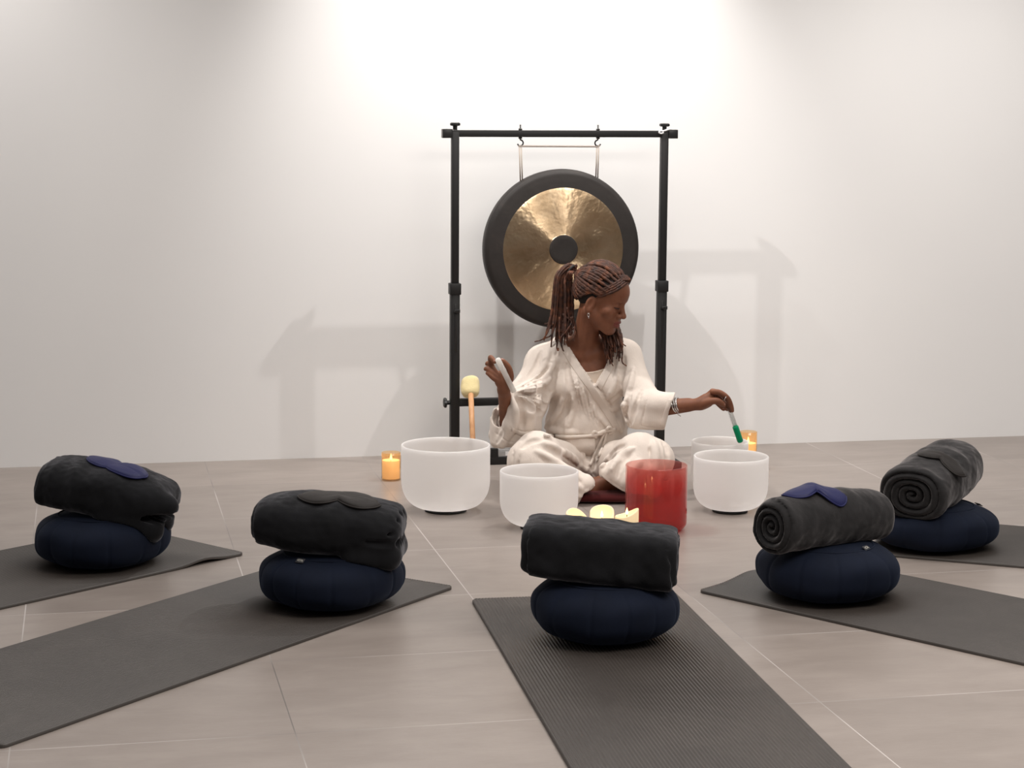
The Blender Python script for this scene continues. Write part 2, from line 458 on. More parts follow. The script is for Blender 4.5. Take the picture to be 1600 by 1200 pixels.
setn(m_linen, bump(m_linen, tex(m_linen, v, 85, 4, .6, .8), .32, .004, b0))
m_cami = cloth('cream_jersey', (.66, .56, .47), .85, 900, .1, .04, .1)
m_skin = mat('brown_skin', (.135, .052, .028), .55); v = coords(m_skin)
ln(m_skin, ramp(m_skin, tex(m_skin, v, 25, 4), [(.3, (.165, .062, .033)), (.7, (.22, .088, .047))]), bsdf(m_skin).inputs['Base Color'])
bsdf(m_skin).inputs['Subsurface Weight'].default_value = .18; bsdf(m_skin).inputs['Subsurface Radius'].default_value = (.02, .008, .004); bsdf(m_skin).inputs['Subsurface Scale'].default_value = .2
bsdf(m_skin).inputs['Specular IOR Level'].default_value = .3
m_lip = mat('lips', (.17, .05, .04), .62); bsdf(m_lip).inputs['Specular IOR Level'].default_value = .2
m_nail = mat('nail', (.30, .14, .10), .3)
m_lash = mat('dark_lashes', (.010, .006, .005), .7)
m_hair = mat('auburn_brown_locs', (.045, .017, .010), .75); v = coords(m_hair)
ln(m_hair, ramp(m_hair, tex(m_hair, v, 40, 4), [(.3, (.018, .007, .005)), (.55, (.075, .025, .012)), (.8, (.22, .066, .022))]), bsdf(m_hair).inputs['Base Color'])
setn(m_hair, bump(m_hair, tex(m_hair, v, 220, 3), .5, .002))
m_scalp = mat('dark_hair_roots', (.012, .007, .006), .9)
m_redmat = cloth('dark_red_cushion_cloth', (.055, .006, .006), .85, 600, .2)
m_wool = cloth('cream_lambswool', (.78, .66, .36), .95, 190, .5, .12, .8)
m_wood = mat('pale_beech', (.58, .30, .14), .5); v = coords(m_wood, (1, 1, .08))
ln(m_wood, ramp(m_wood, tex(m_wood, v, 90, 4), [(.3, (.52, .26, .12)), (.7, (.64, .35, .17))]), bsdf(m_wood).inputs['Base Color'])
m_wand = bowl_mat('frosted_quartz_wand', (.94, .93, .90), .6)
m_green = cloth('green_suede', (.0, .27, .115), .9, 400, .3)
m_white = mat('white_plastic', (.8, .8, .8), .4)

# ------------------------------------------------------------------ the room
W0 = fl(0, 731); W1 = fl(1600, 681)
wt = (W1 - W0) / np.linalg.norm(W1 - W0)             # along the wall
wn = np.array([wt[1], -wt[0], 0])                    # out of the wall, towards the camera
WR = np.stack([wt, -wn, [0, 0, 1]], 1)               # wall frame: x along, y into the wall, z up
WYAW = math.atan2(wt[1], wt[0])
def wpos(u, vv, z=0): return W0 + wt * u + wn * vv + np.array([0, 0, z])

fo = wpos(.1625, 1.762)
V, Fc = rbox((1.5, -2.1, -.05), (9.5, 7.722, .1), bev=0)
V[:, 1] = np.where(V[:, 1] > 0, 1.762, V[:, 1])
fl_o = MB().add(V, Fc).build('floor', m_floor, smooth=False); fl_o.location = fo; fl_o.rotation_euler = (0, 0, WYAW); tag(fl_o, kind='structure')
V, Fc = rbox((1.7, .1, 1.55), (9.5, .2, 3.3), bev=0)
w = MB().add(V, Fc).build('wall_back', m_wall, smooth=False); w.location = W0; w.rotation_euler = (0, 0, WYAW); tag(w, kind='structure')

# ------------------------------------------------------------------ gong stand
S_OFF = .27
SP = W0 + wn * S_OFF
def su(x, y):
    p = onplane(x, y, SP, wn) - SP; return p @ wt, p[2]
uL = su(710.5, 450)[0]; uR = su(1034, 450)[0]; zT = su(873, 209)[1]
zC = su(872, 449)[1]; zB = su(745, 628)[1]
stand = empty('gong_stand', SP + wt * (uL + uR) / 2, WYAW)
tag(stand, 'black square steel gong stand with telescopic posts behind the seated person', 'gong stand')
um = (uL + uR) / 2; hw = (uR - uL) / 2
def star_knob(c, axis, r=.02):
    mb = MB(); n = 40; th = np.arange(n) * 2 * math.pi / n
    b, c2, a = frame(axis); V = []
    for (rr, h) in ((.0, .0), (.7, 0), (.95, .002), (1, .006), (.95, .011), (.7, .0135), (0, .0135)):
        q = r * rr * (1 + .10 * np.cos(6 * th)) if rr else np.zeros(n) + 1e-5
        V.append(np.asarray(c) + q[:, None] * (np.cos(th)[:, None] * b + np.sin(th)[:, None] * c2) + a * h)
    V = np.concatenate(V)
    mb.add(V, [(i * n + j, i * n + (j + 1) % n, (i + 1) * n + (j + 1) % n, (i + 1) * n + j) for i in range(6) for j in range(n)])
    mb.add(*tube([np.asarray(c) - a * .016, np.asarray(c)], .009, 16))
    return mb
for sgn in (-1, 1):
    p = MB().add(*rbox((sgn * hw, 0, (zC + zT) / 2), (.030, .030, zT - zC + .012), bev=.003)).build('post', m_black, stand, 'auto')
    q = MB(); q.add(*rbox((sgn * hw, 0, zC / 2 + .012), (.037, .037, zC - .02), bev=.003))
    lo = q.build('lower_post_sleeve', m_black, p, 'auto')
    MB().add(*rbox((sgn * hw, 0, zC), (.046, .046, .046), bev=.003)).build('collar', m_black, p, 'auto')
    MB().add(*rbox((sgn * hw, -.0190, zC - .16), (.010, .002, .20), bev=.0008)).build('adjustment_slot', m_knob, p, 'auto')
    k = MB().add(*rbox((sgn * hw, -.026, zC - .088), (.016, .014, .012), bev=.003)); k.add(*rbox((sgn * hw + .008, -.030, zC - .088), (.018, .006, .014), bev=.002))
    k.build('wing_screw', m_knob, p, 'auto')
    star_knob((sgn * hw, 0, zT + .030), (0, 0, 1)).build('knob', m_knob, stand, 'auto')
    MB().add(*rbox((sgn * (hw + .033), 0, zT), (.040, .036, .036), bev=.002)).build('end_cap', m_knob, stand, 'auto')
    MB().add(*rbox((sgn * hw, -.0, .018), (.042, .52, .030), bev=.004)).build('foot', m_black, stand, 'auto')
MB().add(*rbox((0, 0, zT), (2 * hw + .04, .027, .027), bev=.002)).build('crossbar', m_black, stand, 'auto')
MB().add(*rbox((0, 0, zB), (2 * hw, .030, .030), bev=.002)).build('lower_crossbar', m_black, stand, 'auto')
MB().add(*rbox((0, .0, .016), (2 * hw - .04, .030, .030), bev=.002)).build('floor_bar', m_black, stand, 'auto')
star_knob((-hw - .032, 0, zB), (-1, 0, 0)).build('knob', m_knob, stand, 'auto')
uq = su(772, 706)[0] - um
MB().add(*rbox((uq, .0, .048), (.030, .030, .036), bev=.002)).build('bracket', m_black, stand, 'auto')
hooks = []
for px in (813, 934.3):
    u = su(px, 209)[0] - um; hooks.append(u)
    h = MB()
    h.add(*tube([(u, -.0, zT + .036), (u, -.0, zT - .025)], .0032, 10))
    h.add(*tube([(u + .012 * math.sin(a) * (1 if px < 870 else -1), 0, zT - .037 + .012 * math.cos(a)) for a in np.linspace(0, 4.4, 16)], .003, 8))
    h.add(*rbox((u, 0, zT + .017), (.013, .013, .007), bev=.001)); h.add(*rbox((u, 0, zT - .017), (.013, .013, .007), bev=.001))
    h.build('hook', m_knob, stand)
r = empty('twist_tie', SP + wt * uR + np.array([0, 0, zT + .016]), WYAW)
tag(r, 'small white looped tie wound round the knob at the right end of the gong stand', 'tie')
q = MB(); q.add(*tube([(.026 * math.cos(a), -.020 * math.sin(a) - .004, .004 * math.sin(2 * a)) for a in np.linspace(-.6, 3.6, 20)], .0035, 8)); q.build('wire_loop', m_white, r)
q = MB(); q.add(*tube([(-.020 + .009 * math.cos(a), -.022, -.008 + .005 * math.sin(a)) for a in np.linspace(0, 6.2, 18)], .0035, 8)); q.build('twisted_end', m_white, r)

# ------------------------------------------------------------------ gong
GV = .035
gp = onplane(880.5, 390, SP + wn * GV, wn)
gong = empty('gong', gp, WYAW)
tag(gong, 'large round bronze gong with dark rim and boss hanging behind the person', 'gong')
RG = .324
prof = [(.0, .004), (.055, .004), (.0585, .003), (.0600, .000), (.075, .0), (.13, .003), (.20, .003), (.246, -.001), (.2485, -.0025), (.252, -.003), (.28, -.006), (.306, -.010), (.317, -.016), (.3225, -.026), (RG, -.04), (.321, -.075), (.317, -.078), (.317, -.06), (.312, -.03), (.25, -.012), (.1, -.006), (0, -.006)]
sub = []
for i in range(len(prof) - 1):
    for t in np.linspace(0, 1, 5)[:-1]: sub.append(tuple(np.array(prof[i]) * (1 - t) + np.array(prof[i + 1]) * t))
sub.append(prof[-1])
sub[0] = (1e-5, sub[0][1]); sub[-1] = (1e-5, sub[-1][1])
V, Fc = lathe(sub, 160)
V = V.copy()
th = np.arctan2(V[:, 1], V[:, 0]); rr = np.hypot(V[:, 0], V[:, 1])
wgt = np.clip((rr - .06) / .05, 0, 1) * np.clip((.25 - rr) / .05, 0, 1)
V[:, 2] += wgt * .0011 * np.sin(5 * th + 1.0) + wgt * .0009 * np.sin(9 * th + 2.) * np.sin(rr * 30)
mb = MB(); n = 160
for f_ in Fc:
    r_ = np.mean(rr[list(f_)]); z_ = np.mean(V[list(f_), 2])
    mb.m.append(1 if (.0598 < r_ < .2495 and z_ > -.0045) else 0)
mb.v.append(V); mb.f = [tuple(map(int, f_)) for f_ in Fc]; mb.n = len(V)
disc = mb.build('disc', [m_gdark, m_gold], gong)
disc.rotation_euler = (math.pi / 2, 0, 0)
def gl(p): return np.array([(p - gp) @ wt, -(p - gp) @ wn, p[2] - gp[2]])
a1 = gl(onplane(815, 283, SP + wn * -.01, wn)); a2 = gl(onplane(932.5, 272, SP + wn * -.01, wn))
b1 = gl(SP + wt * (um + hooks[0]) + np.array([0, 0, zT - .050])); b2 = gl(SP + wt * (um + hooks[1]) + np.array([0, 0, zT - .050]))
q = MB()
for dx in (-.004, .004): q.add(*tube([a1 + [dx, 0, -.02], b1 + [dx, 0, 0]], .0028, 8)); q.add(*tube([a2 + [dx, 0, -.02], b2 + [dx, 0, 0]], .0028, 8))
q.add(*tube([b1 + [-.008, 0, .002], b1, b2 + [0, 0, -.001], b2 + [.008, 0, .004]], .0036, 8))
q.build('hanging_cord', m_cord, gong)

# ------------------------------------------------------------------ singing bowls
def bowl(name, px, w, yr, yb, Yc, mt, label, thick=.006, rnd=.62, ring=True, group=None, z0=.012):
    c = fl(px, yr, 0); c = at(px, yr, Yc); H = c[2]; k = F / ((c - CAM) @ fw); R = w / k / 2
    o = empty(name, (c[0], c[1], 0)); tag(o, label, 'singing bowl', group)
    prof = []; rb = R * rnd
    rbot = R * .42
    pts = [(rbot * t, z0) for t in np.linspace(0, 1, 6)]
    # superelliptic shoulder from the flat foot up to the straight wall
    for a in np.linspace(0, math.pi / 2, 22)[1:]:
        pts.append((rbot + (R - rbot) * math.sin(a) ** .85, z0 + R * rnd * (1 - math.cos(a) ** .9)))
    zz = pts[-1][1]
    for t in np.linspace(0, 1, 8)[1:]: pts.append((R, zz + (H - zz) * t))
    inner = []
    for i, (r_, z_) in enumerate(pts):
        p0 = np.array(pts[max(i - 1, 0)]); p1 = np.array(pts[min(i + 1, len(pts) - 1)]); t = p1 - p0; t /= np.linalg.norm(t)
        nn = np.array([-t[1], t[0]]); inner.append((max(r_ + nn[0] * thick, 0), z_ + nn[1] * thick))
    inner[-1] = (R - thick, H)
    rim = [(R - .0012, H + .0022), (R - thick / 2, H + .0032), (R - thick + .0012, H + .0022)]
    full = pts + rim + inner[::-1]
    full = [(max(r_, 1e-5), z_) for r_, z_ in full]
    MB().add(*lathe(full, 96)).build('bowl_shell', mt, o)
    if ring:
        pr = [(rbot * .95, 0), (rbot * 1.12, 0), (rbot * 1.14, z0 * .6), (rbot * 1.02, z0 * 1.05), (rbot * .9, z0 * .95)]
        MB().add(*lathe(pr, 64, closed=True)).build('rubber_ring', m_rubber, o)
    return o, c, R
bowl('singing_bowl', 696.5, 139, 695.5, 797, 7.08, m_frost, 'largest frosted white singing bowl, left beside the gong mallet', .006, .66)
bowl('singing_bowl', 842.5, 123, 736, 826, 6.80, m_frost, 'frosted white singing bowl in front of the person\'s knee, behind the middle blanket', .006, .70)
BR = bowl('singing_bowl', 1142.5, 117, 713, 797, 7.10, m_frost, 'frosted white singing bowl at the right, in front of the bowl being played', .006, .66)
BB = bowl('singing_bowl', 1125, 88.5, 690, 770, 7.47, m_frost, 'smaller frosted white singing bowl being stroked with the green tipped wand', .005, .6)
# red crystal bowl: straight sides, small rounded foot
c = at(1026, 726, 6.79); H = c[2]; R = 97 / (F / ((c - CAM) @ fw)) / 2
red = empty('singing_bowl', (c[0], c[1], 0)); tag(red, 'clear red crystal singing bowl standing right of the pillar candles', 'singing bowl')
pts = [(1e-5, .004), (R * .5, .004), (R * .7, .0035), (R * .8, .005)] + [(R * .78 + R * .22 * math.sin(a), .0035 + R * .24 * (1 - math.cos(a))) for a in np.linspace(.25, math.pi / 2, 10)] + [(R, H * t) for t in np.linspace(.2, .985, 12)]
inn = [(max(r_ - .005 * (1 if z_ > .02 else .6), 1e-5), z_ + (.006 if z_ < .03 else 0)) for r_, z_ in pts]
full = pts + [(R - .001, H), (R - .0025, H + .0008), (R - .004, H)] + inn[::-1]
MB().add(*lathe(full, 96)).build('bowl_shell', m_red, red)
MB().add(*lathe([(R * .55, .0), (R * .68, .0), (R * .68, .005), (R * .55, .005)], 64, closed=True)).build('rubber_ring', m_rubber, red)

# ------------------------------------------------------------------ candles
def flame_mb(h=.022, r=.0045, z=0):
    pr = [(1e-5, 0), (r * .6, h * .06), (r * .95, h * .2), (r, h * .32), (r * .8, h * .5), (r * .45, h * .72), (r * .18, h * .9), (1e-5, h)]
    V, Fc = lathe([(a, b_ + z) for a, b_ in pr], 16); return V, Fc
def jar_candle(px, w, yt, yb, Y, label):
    c = at(px, yb, Y); k = F / ((c - CAM) @ fw); R = w / k / 2; H = at(px, yt, Y)[2]
    o = empty('jar_candle', (c[0], c[1], 0)); tag(o, label, 'candle')
    pr = [(1e-5, .0), (R * .9, .0), (R, .003), (R, H - .001), (R - .001, H), (R - .0022, H - .001), (R - .0022, .006), (1e-5, .006)]
    MB().add(*lathe(pr, 64)).build('glass_jar', m_amber, o)
    zt = H * .66; n = 64
    pr = [(1e-5, .0075), (R * .9, .0075), (R - .0035, .010), (R - .0035, zt + .006), (R - .006, zt + .007), (R * .6, zt), (1e-5, zt - .002)]
    wx = MB().add(*lathe(pr, 64)).build('wax', m_awax, o)
    MB().add(*tube([(0, 0, zt - .003), (0, 0, zt + .008)], .0012, 8)).build('wick', m_wick, o)
    MB().add(*flame_mb(.026, .005, zt + .006)).build('flame', m_flame, o)
    pl = bpy.data.lights.new('candle_glow', 'POINT'); pl.energy = .12; pl.color = (1, .55, .2); pl.shadow_soft_size = .008
    p = bpy.data.objects.new('candle_glow', pl); COL.objects.link(p); p.location = (c[0], c[1], zt + .02)
jar_candle(611, 30, 706.5, 749, 7.66, 'amber glass jar candle on the floor left of the largest white bowl')
jar_candle(1168.5, 27.5, 674, 716, 7.92, 'amber glass jar candle behind the white bowls at the right')
def pillar(px, yt, Y, dia, hfun, label, fl_z):
    c = at(px, yt, Y); R = dia / 2; H = c[2]
    o = empty('pillar_candle', (c[0], c[1], 0)); tag(o, label, 'candle', 'ivory pillar candles behind the middle blanket')
    n = 96; th = np.arange(n) * 2 * math.pi / n
    rings = [(R * .5, 0, 0), (R * .96, 0, 0), (R, .004, 0), (R, H * .5, 0)]
    V = []; zt = H + hfun(th)
    def ring(r_, z_): V.append(np.stack([r_ * np.cos(th), r_ * np.sin(th), np.zeros(n) + z_], 1))
    ring(1e-5, 0)
    for r_, z_, _ in rings: ring(r_, z_)
    ring(R, zt - .002); ring(R - .0015, zt); ring(R - .005, zt); ring(R - .007, zt - .003)
    ring(R - .009, H - .030); ring(R * .4, H - .033); ring(1e-5, H - .033)
    m_ = len(V); V = np.concatenate(V)
    Fc = [(i * n + j, i * n + (j + 1) % n, (i + 1) * n + (j + 1) % n, (i + 1) * n + j) for i in range(m_ - 1) for j in range(n)]
    MB().add(V, Fc).build('wax_body', m_ivory, o)
    MB().add(*tube([(0, 0, H - .034), (0, 0, fl_z + H)], .0013, 8)).build('wick', m_wick, o)
    MB().add(*flame_mb(.024, .0046, H + fl_z)).build('flame', m_flame, o)
    pl = bpy.data.lights.new('candle_glow', 'POINT'); pl.energy = .05; pl.color = (1, .6, .25); pl.shadow_soft_size = .008
    p = bpy.data.objects.new('candle_glow', pl); COL.objects.link(p); p.location = (c[0], c[1], H + fl_z + .016)
# th = pi/2 is the far side, 0 the right side
pillar(940.5, 802, 6.42, .080, lambda t: .021 * np.sqrt(np.maximum(np.sin(t), 0)) - .026 * (np.sin(t) < 0) * np.abs(np.sin(t)) + .003 * np.cos(t), 'middle ivory pillar candle of the three, its flame in front of the raised back rim', -.014)
pillar(979.5, 803, 6.42, .078, lambda t: .013 * np.cos(t) + .004 * np.cos(2 * t) + .002, 'right ivory pillar candle of the three, beside the red bowl', -.002)
pillar(903, 806, 6.46, .080, lambda t: -.016 * np.cos(t) + .010 * np.sin(t) - .006 * np.cos(2 * t), 'left ivory pillar candle of the three, its rim sloping down to the right', -.024)

# ------------------------------------------------------------------ yoga mats
def yoga_mat(corner, ang, sign, label, L=1.83, W=.615, pitch=.0096, curl=None, ribs=True):
    """corner on the floor; ang = direction of the length; sign = side on which the width lies"""
    a = math.radians(ang); T = .011
    dx = np.array([math.cos(a), math.sin(a)]); dy = sign * np.array([-math.sin(a), math.cos(a)])
    nr = int(W / pitch); ss = 6
    yy = np.linspace(0, W, nr * ss + 1)
    xx = np.concatenate([[0, .002, .006, .012], np.linspace(.02, .30, 24), np.linspace(.32, L - .03, 50), [L - .02, L - .012, L - .006, L - .002, L]])
    cr = .022                                    # rounded corners
    X, Y = np.meshgrid(xx, yy, indexing='ij')
    ex = np.minimum(X, L - X); inset = np.where(ex < cr, cr - np.sqrt(np.maximum(cr ** 2 - (cr - ex) ** 2, 0)), 0)
    Yc = inset + (Y / W) * (W - 2 * inset)
    prof = (.5 + .5 * np.cos(2 * math.pi * Y / pitch)) ** 1.0
    edge = np.minimum(np.minimum(X, L - X), np.minimum(Y, W - Y))
    ze = np.sqrt(np.clip(edge / .004, 0, 1)) * .003 - .003
    z = T + ze - .0026 * prof * np.clip(edge / .004, 0, 1)
    lift = np.zeros_like(X) if curl is None else curl(X, Yc)
    top = np.stack([X, Yc, z + lift], -1); bot = np.stack([X, Yc, np.zeros_like(X) + .0006 + lift], -1)
    nx, ny = X.shape
    V = np.concatenate([top.reshape(-1, 3), bot.reshape(-1, 3)]); N = nx * ny
    id_ = np.arange(N).reshape(nx, ny)
    q = np.stack([id_[:-1, :-1], id_[1:, :-1], id_[1:, 1:], id_[:-1, 1:]], -1).reshape(-1, 4)
    loop = np.concatenate([id_[:, 0], id_[-1, 1:], id_[::-1, -1][1:], id_[0, ::-1][1:-1]])
    l2 = np.roll(loop, -1); side = np.stack([loop, loop + N, l2 + N, l2], 1)
    Fc = np.concatenate([q, q[:, ::-1] + N, side])
    if sign < 0: Fc = Fc[:, ::-1]
    P = np.zeros_like(V); P[:, :2] = V[:, :1] * dx + V[:, 1:2] * dy; P[:, 2] = V[:, 2]
    me = bpy.data.meshes.new('yoga_mat')
    me.vertices.add(len(P)); me.vertices.foreach_set('co', P.astype(np.float32).ravel())
    me.loops.add(Fc.size); me.loops.foreach_set('vertex_index', Fc.astype(np.int32).ravel())
    me.polygons.add(len(Fc)); me.polygons.foreach_set('loop_start', np.arange(0, Fc.size, 4, dtype=np.int32))
    me.polygons.foreach_set('use_smooth', np.ones(len(Fc), bool)); me.materials.append(m_mat)
    me.update(calc_edges=True); me.set_sharp_from_angle(angle=math.radians(60))
    o = link('yoga_mat', me); o.location = (corner[0], corner[1], 0)
    return tag(o, label, 'yoga mat')
g = lambda x, c, s: np.exp(-((x - c) / s) ** 2)
yoga_mat(fl(383, 867.5), 180 + 49.5, -1, 'charcoal yoga mat at the far left, under the cushion with the navy eye mask', curl=lambda x, y: .012 * g(x, .17, .07) * np.clip(1 - y / .25, 0, 1))
yoga_mat(fl(710, 920), 180 + 57.2, -1, 'long charcoal yoga mat running to the lower left corner of the photo')
yoga_mat(fl(736.5, 940), -80.5, 1, 'ribbed charcoal yoga mat in the middle, pointing straight at the viewer', W=.622, curl=lambda x, y: .006 * g(x, .14, .08) * g(y, .16, .12))
yoga_mat(fl(1090, 926), -44.2, 1, 'charcoal yoga mat on the right with a wavy raised end', curl=lambda x, y: .017 * g(y, .25, .09) * g(x, .02, .10))
yoga_mat(np.array([1.166, 6.410, 0]), -20.8, 1, 'charcoal yoga mat at the far right edge, behind the other right mat')

# ------------------------------------------------------------------ round buckwheat cushions
def zafu(px0, px1, yw, label, tagpx=None, H=.172, rot=0., seed=0):
    zc = .011; zm = zc + H * .5
    a = fl(px0, yw, zm); b_ = fl(px1, yw, zm); c = (a + b_) / 2; R = np.linalg.norm(a - b_) / 2 * .995
    o = empty('meditation_cushion', (c[0], c[1], zc)); tag(o, label, 'cushion')
    n = 240; npl = 13; th = np.arange(n) * 2 * math.pi / n
    rg = np.random.RandomState(seed)
    V = []; ph = np.linspace(-math.pi / 2, math.pi / 2, 49)
    for p in ph:
        cp, sp = math.cos(p), math.sin(p)
        r_ = R * (abs(cp) ** .62); z_ = H / 2 + H / 2 * math.copysign(abs(sp) ** .8, sp)
        side = np.clip(1.25 - abs(sp) ** 2, 0, 1)
        u = (th * npl / (2 * math.pi) + .12 * np.sin(3 * th + seed)) % 1.0
        pleat = -.0032 * np.exp(-(np.minimum(u, 1 - u) / .05) ** 2) + .0012 * np.sin(math.pi * u)
        lump = .004 * np.sin(3 * th + seed + 2 * p) + .003 * np.sin(7 * th + 2 * seed - 3 * p)
        rr_ = np.maximum(r_ + (pleat * side + lump) * min(1, r_ / (.3 * R)), 1e-4)
        V.append(np.stack([rr_ * np.cos(th + rot), rr_ * np.sin(th + rot), np.zeros(n) + z_], 1))
    V = np.concatenate(V); m_ = len(ph)
    Fc = [(i * n + j, i * n + (j + 1) % n, (i + 1) * n + (j + 1) % n, (i + 1) * n + j) for i in range(m_ - 1) for j in range(n)]
    body = MB().add(V, Fc).build('cushion_body', m_navy, o)
    # piping seams around the top and the bottom panel
    for s_ in (-1, 1):
        rp = R * .632; zz = H / 2 + s_ * H * .452
        MB().add(*tube([(rp * math.cos(t), rp * math.sin(t), zz) for t in np.linspace(0, 2 * math.pi, 120)], .0028, 8)).build('piping', m_navy, o)
    if tagpx is not None:
        # small folded label at the upper front
        best = None
        for z_ in np.linspace(zc + .09, zc + H, 24):
            p = fl(tagpx[0], tagpx[1], z_); rr_ = np.hypot(*(p[:2] - c[:2])); q = abs((z_ - zc - H / 2) / (H / 2))
            rs = R * (max(1 - q ** (2 / .8), 0)) ** (.31)
            if best is None or abs(rr_ - rs) < best[0]: best = (abs(rr_ - rs), p, z_)
        p = best[1] - np.array([c[0], c[1], zc]); rad = np.array([p[0], p[1], 0]); rad /= np.linalg.norm(rad)
        tan = np.array([-rad[1], rad[0], 0]); nrm = rad * .55 + np.array([0, 0, .83]); nrm /= np.linalg.norm(nrm); upv = np.cross(nrm, tan)
        Rm = np.stack([tan, upv, nrm], 1)
        lb = MB().add(*rbox(p + nrm * .005, (.027, .017, .002), Rm, .0006)).build('label', m_label, o, 'auto')
        q = MB(); cc = p + nrm * .0068
        q.add(*tube([cc + tan * (.010 * math.cos(t)) + upv * (.0035 * math.sin(t) - .001) for t in np.linspace(.4, 2.7, 12)][::-1], .0010, 6))
        q.add(*tube([cc + tan * x_ + upv * y_ for x_, y_ in ((-.010, -.001), (-.003, -.0035), (.004, -.002), (.011, -.003))], .0010, 6))
        q.build('emblem', m_logo, lb)
    return o, c, R, zc + H
Z = [zafu(53.5, 264, 838, 'navy round cushion at the far left, under the blanket with the navy mask', (104, 806), .166, .2, 1),
     zafu(402.5, 631, 899, 'navy round cushion second from the left, under the puffy folded blanket', (470, 878), .160, .5, 2),
     zafu(829.5, 1061.5, 946, 'navy round cushion on the middle ribbed mat', None, .168, .1, 3),
     zafu(1182, 1404, 887, 'navy round cushion under the rolled blanket with the crumpled navy mask', (1352, 858), .166, .3, 4),
     zafu(1357, 1556.5, 818, 'navy round cushion at the far right, partly hidden behind another cushion', (1528, 790), .145, .7, 5)]

# ------------------------------------------------------------------ blankets
def rotm(yaw, pitch=0, roll=0):
    return np.array(Matrix.Rotation(yaw, 3, 'Z') @ Matrix.Rotation(pitch, 3, 'Y') @ Matrix.Rotation(roll, 3, 'X'))
def blanket(zf, c, R, L, b_, h_, label, mt, seed, shape, spiral=None, taper=(0, 0), e=2.6, hole=None, lobes=(), fold=.006, sag=0., grid=.0042):
    """plush blanket: superelliptic roll along its local x, wound end faces, soft folds"""
    ext = np.abs(R) @ np.array([L / 2 + .05, b_ + .05, h_ + .06]); G = Grid(c - ext - .03, c + ext + .03, grid)
    t_lay = .021
    def f(X, Y, Zz):
        x0, y0, z0 = X - c[0], Y - c[1], Zz - c[2]
        x = x0 * R[0, 0] + y0 * R[1, 0] + z0 * R[2, 0]; y = x0 * R[0, 1] + y0 * R[1, 1] + z0 * R[2, 1]; z = x0 * R[0, 2] + y0 * R[1, 2] + z0 * R[2, 2]
        z = z + sag * (2 * x / L) ** 2 * np.abs(2 * x / L)
        s = 2 * x / L
        tp = 1 - taper[0] * np.clip(-s, 0, 1.2) ** 2.2 - taper[1] * np.clip(s, 0, 1.2) ** 2.2
        wob = noise(X, Y, Zz, 13, seed)
        yy = y / (b_ * tp) + .05 * wob; zz = z / (h_ * tp) + .05 * noise(X, Y, Zz, 11, seed + 7)
        rr_ = (np.abs(yy) ** e + np.abs(zz) ** e) ** (1 / e)
        dside = (rr_ - 1) * min(b_, h_) * tp
        ang = np.arctan2(zz, yy)
        # end caps: layers bulge out, grooves run between them along a spiral
        lay = rr_ * min(b_, h_) / t_lay + ang / (2 * math.pi) + .34 * wob
        gr = np.abs(np.sin(math.pi * lay)) ** .5
        depth = .026 * (1 - gr) + .020 * np.clip(1 - rr_, 0, 1) * (1 - .5 * gr)
        depth = depth * np.clip(1.15 - rr_, 0, 1) ** .3
        dend = np.abs(x) - (L / 2 - depth * (1 if spiral == 'both' else ((x < 0) if spiral == 'left' else (x > 0)))) - .012 * wob
        rd = .030
        q1 = np.maximum(dside + rd, 0); q2 = np.maximum(dend + rd, 0)
        dd = np.sqrt(q1 * q1 + q2 * q2) + np.minimum(np.maximum(dside, dend), -rd) + 0
        dd = np.where((dside > -rd) | (dend > -rd), np.sqrt(q1 * q1 + q2 * q2) - rd + np.minimum(np.maximum(dside, dend) + rd, 0), np.maximum(dside, dend))
        # folds running around and along the roll
        fo_ = noise(x * 2.2 + 0 * y + 0 * z, y * .8 + 0 * x, z * .8 + 0 * x, 24, seed + 3, 7)
        dd = dd + fold * np.abs(fo_) ** 1.2 - fold * .5 + .0018 * noise(X, Y, Zz, 95, seed + 5, 14) + .0012 * noise(X, Y, Zz, 230, seed + 9, 14)
        return dd
    G.op(f, c - ext - .03, c + ext + .03)
    wl = lambda p: c + R @ np.asarray(p, float)
    zc_, zR, zt_ = zf[1], zf[2], zf[3]; zh = (zt_ - .011) / 2
    for lo in lobes:
        p0, p1, r0, r1, fl_, k_, mode = lo
        nv = R @ np.array([0, 0, 1.])
        G.cap(wl(p0), wl(p1), r0, r1, k_, mode, .02, (nv, fl_) if fl_ else None)
    def fz(X, Y, Zz):                    # the blanket settles on its cushion
        q = (np.hypot(X - zc_[0], Y - zc_[1]) / zR) ** 3.2 + (np.abs(Zz - .011 - zh) / zh) ** 2.5
        return (q ** (1 / 2.8) - 1) * zh
    G.op(fz, np.array([zc_[0] - zR, zc_[1] - zR, 0]), np.array([zc_[0] + zR, zc_[1] + zR, zt_ + .02]), .004, 's')
    o, V, Q = G.mesh('blanket', mt, None, 1)
    tag(o, label, 'blanket', None)
    return o, G, V
B = {}
# far left: folded, right end drooping open
ys = np.linspace(-.16, .10, 9)
c1 = Z[0][1].copy(); c1[2] = Z[0][3] + .068
R1 = rotm(math.radians(-9), math.radians(9.5), 0)
B[1] = blanket(Z[0], c1 + np.array([.030, 0, .004]), R1, .43, .135, .080, 'folded charcoal plush blanket on the far left cushion, its right end hanging open', m_plush, 11, None, 'left', (.12, .30), 2.7,
    lobes=[((.06, -.07, -.020), (.215, -.06, -.004), .050, .034, .9, .03, 'u'), ((.04, -.075, -.075), (.175, -.07, -.085), .050, .040, .9, .02, 'u'), ((.05, .05, -.075), (.17, .04, -.08), .050, .040, .9, .02, 'u')]
        + [((.085 + .2 * max(y_ + .02, 0), y_, -.048), (.30, y_, -.036), .006, .030, None, .006, 's') for y_ in ys], sag=.014)
c2 = Z[1][1].copy(); c2[2] = Z[1][3] + .072
R2 = rotm(math.radians(-3), math.radians(4), 0)
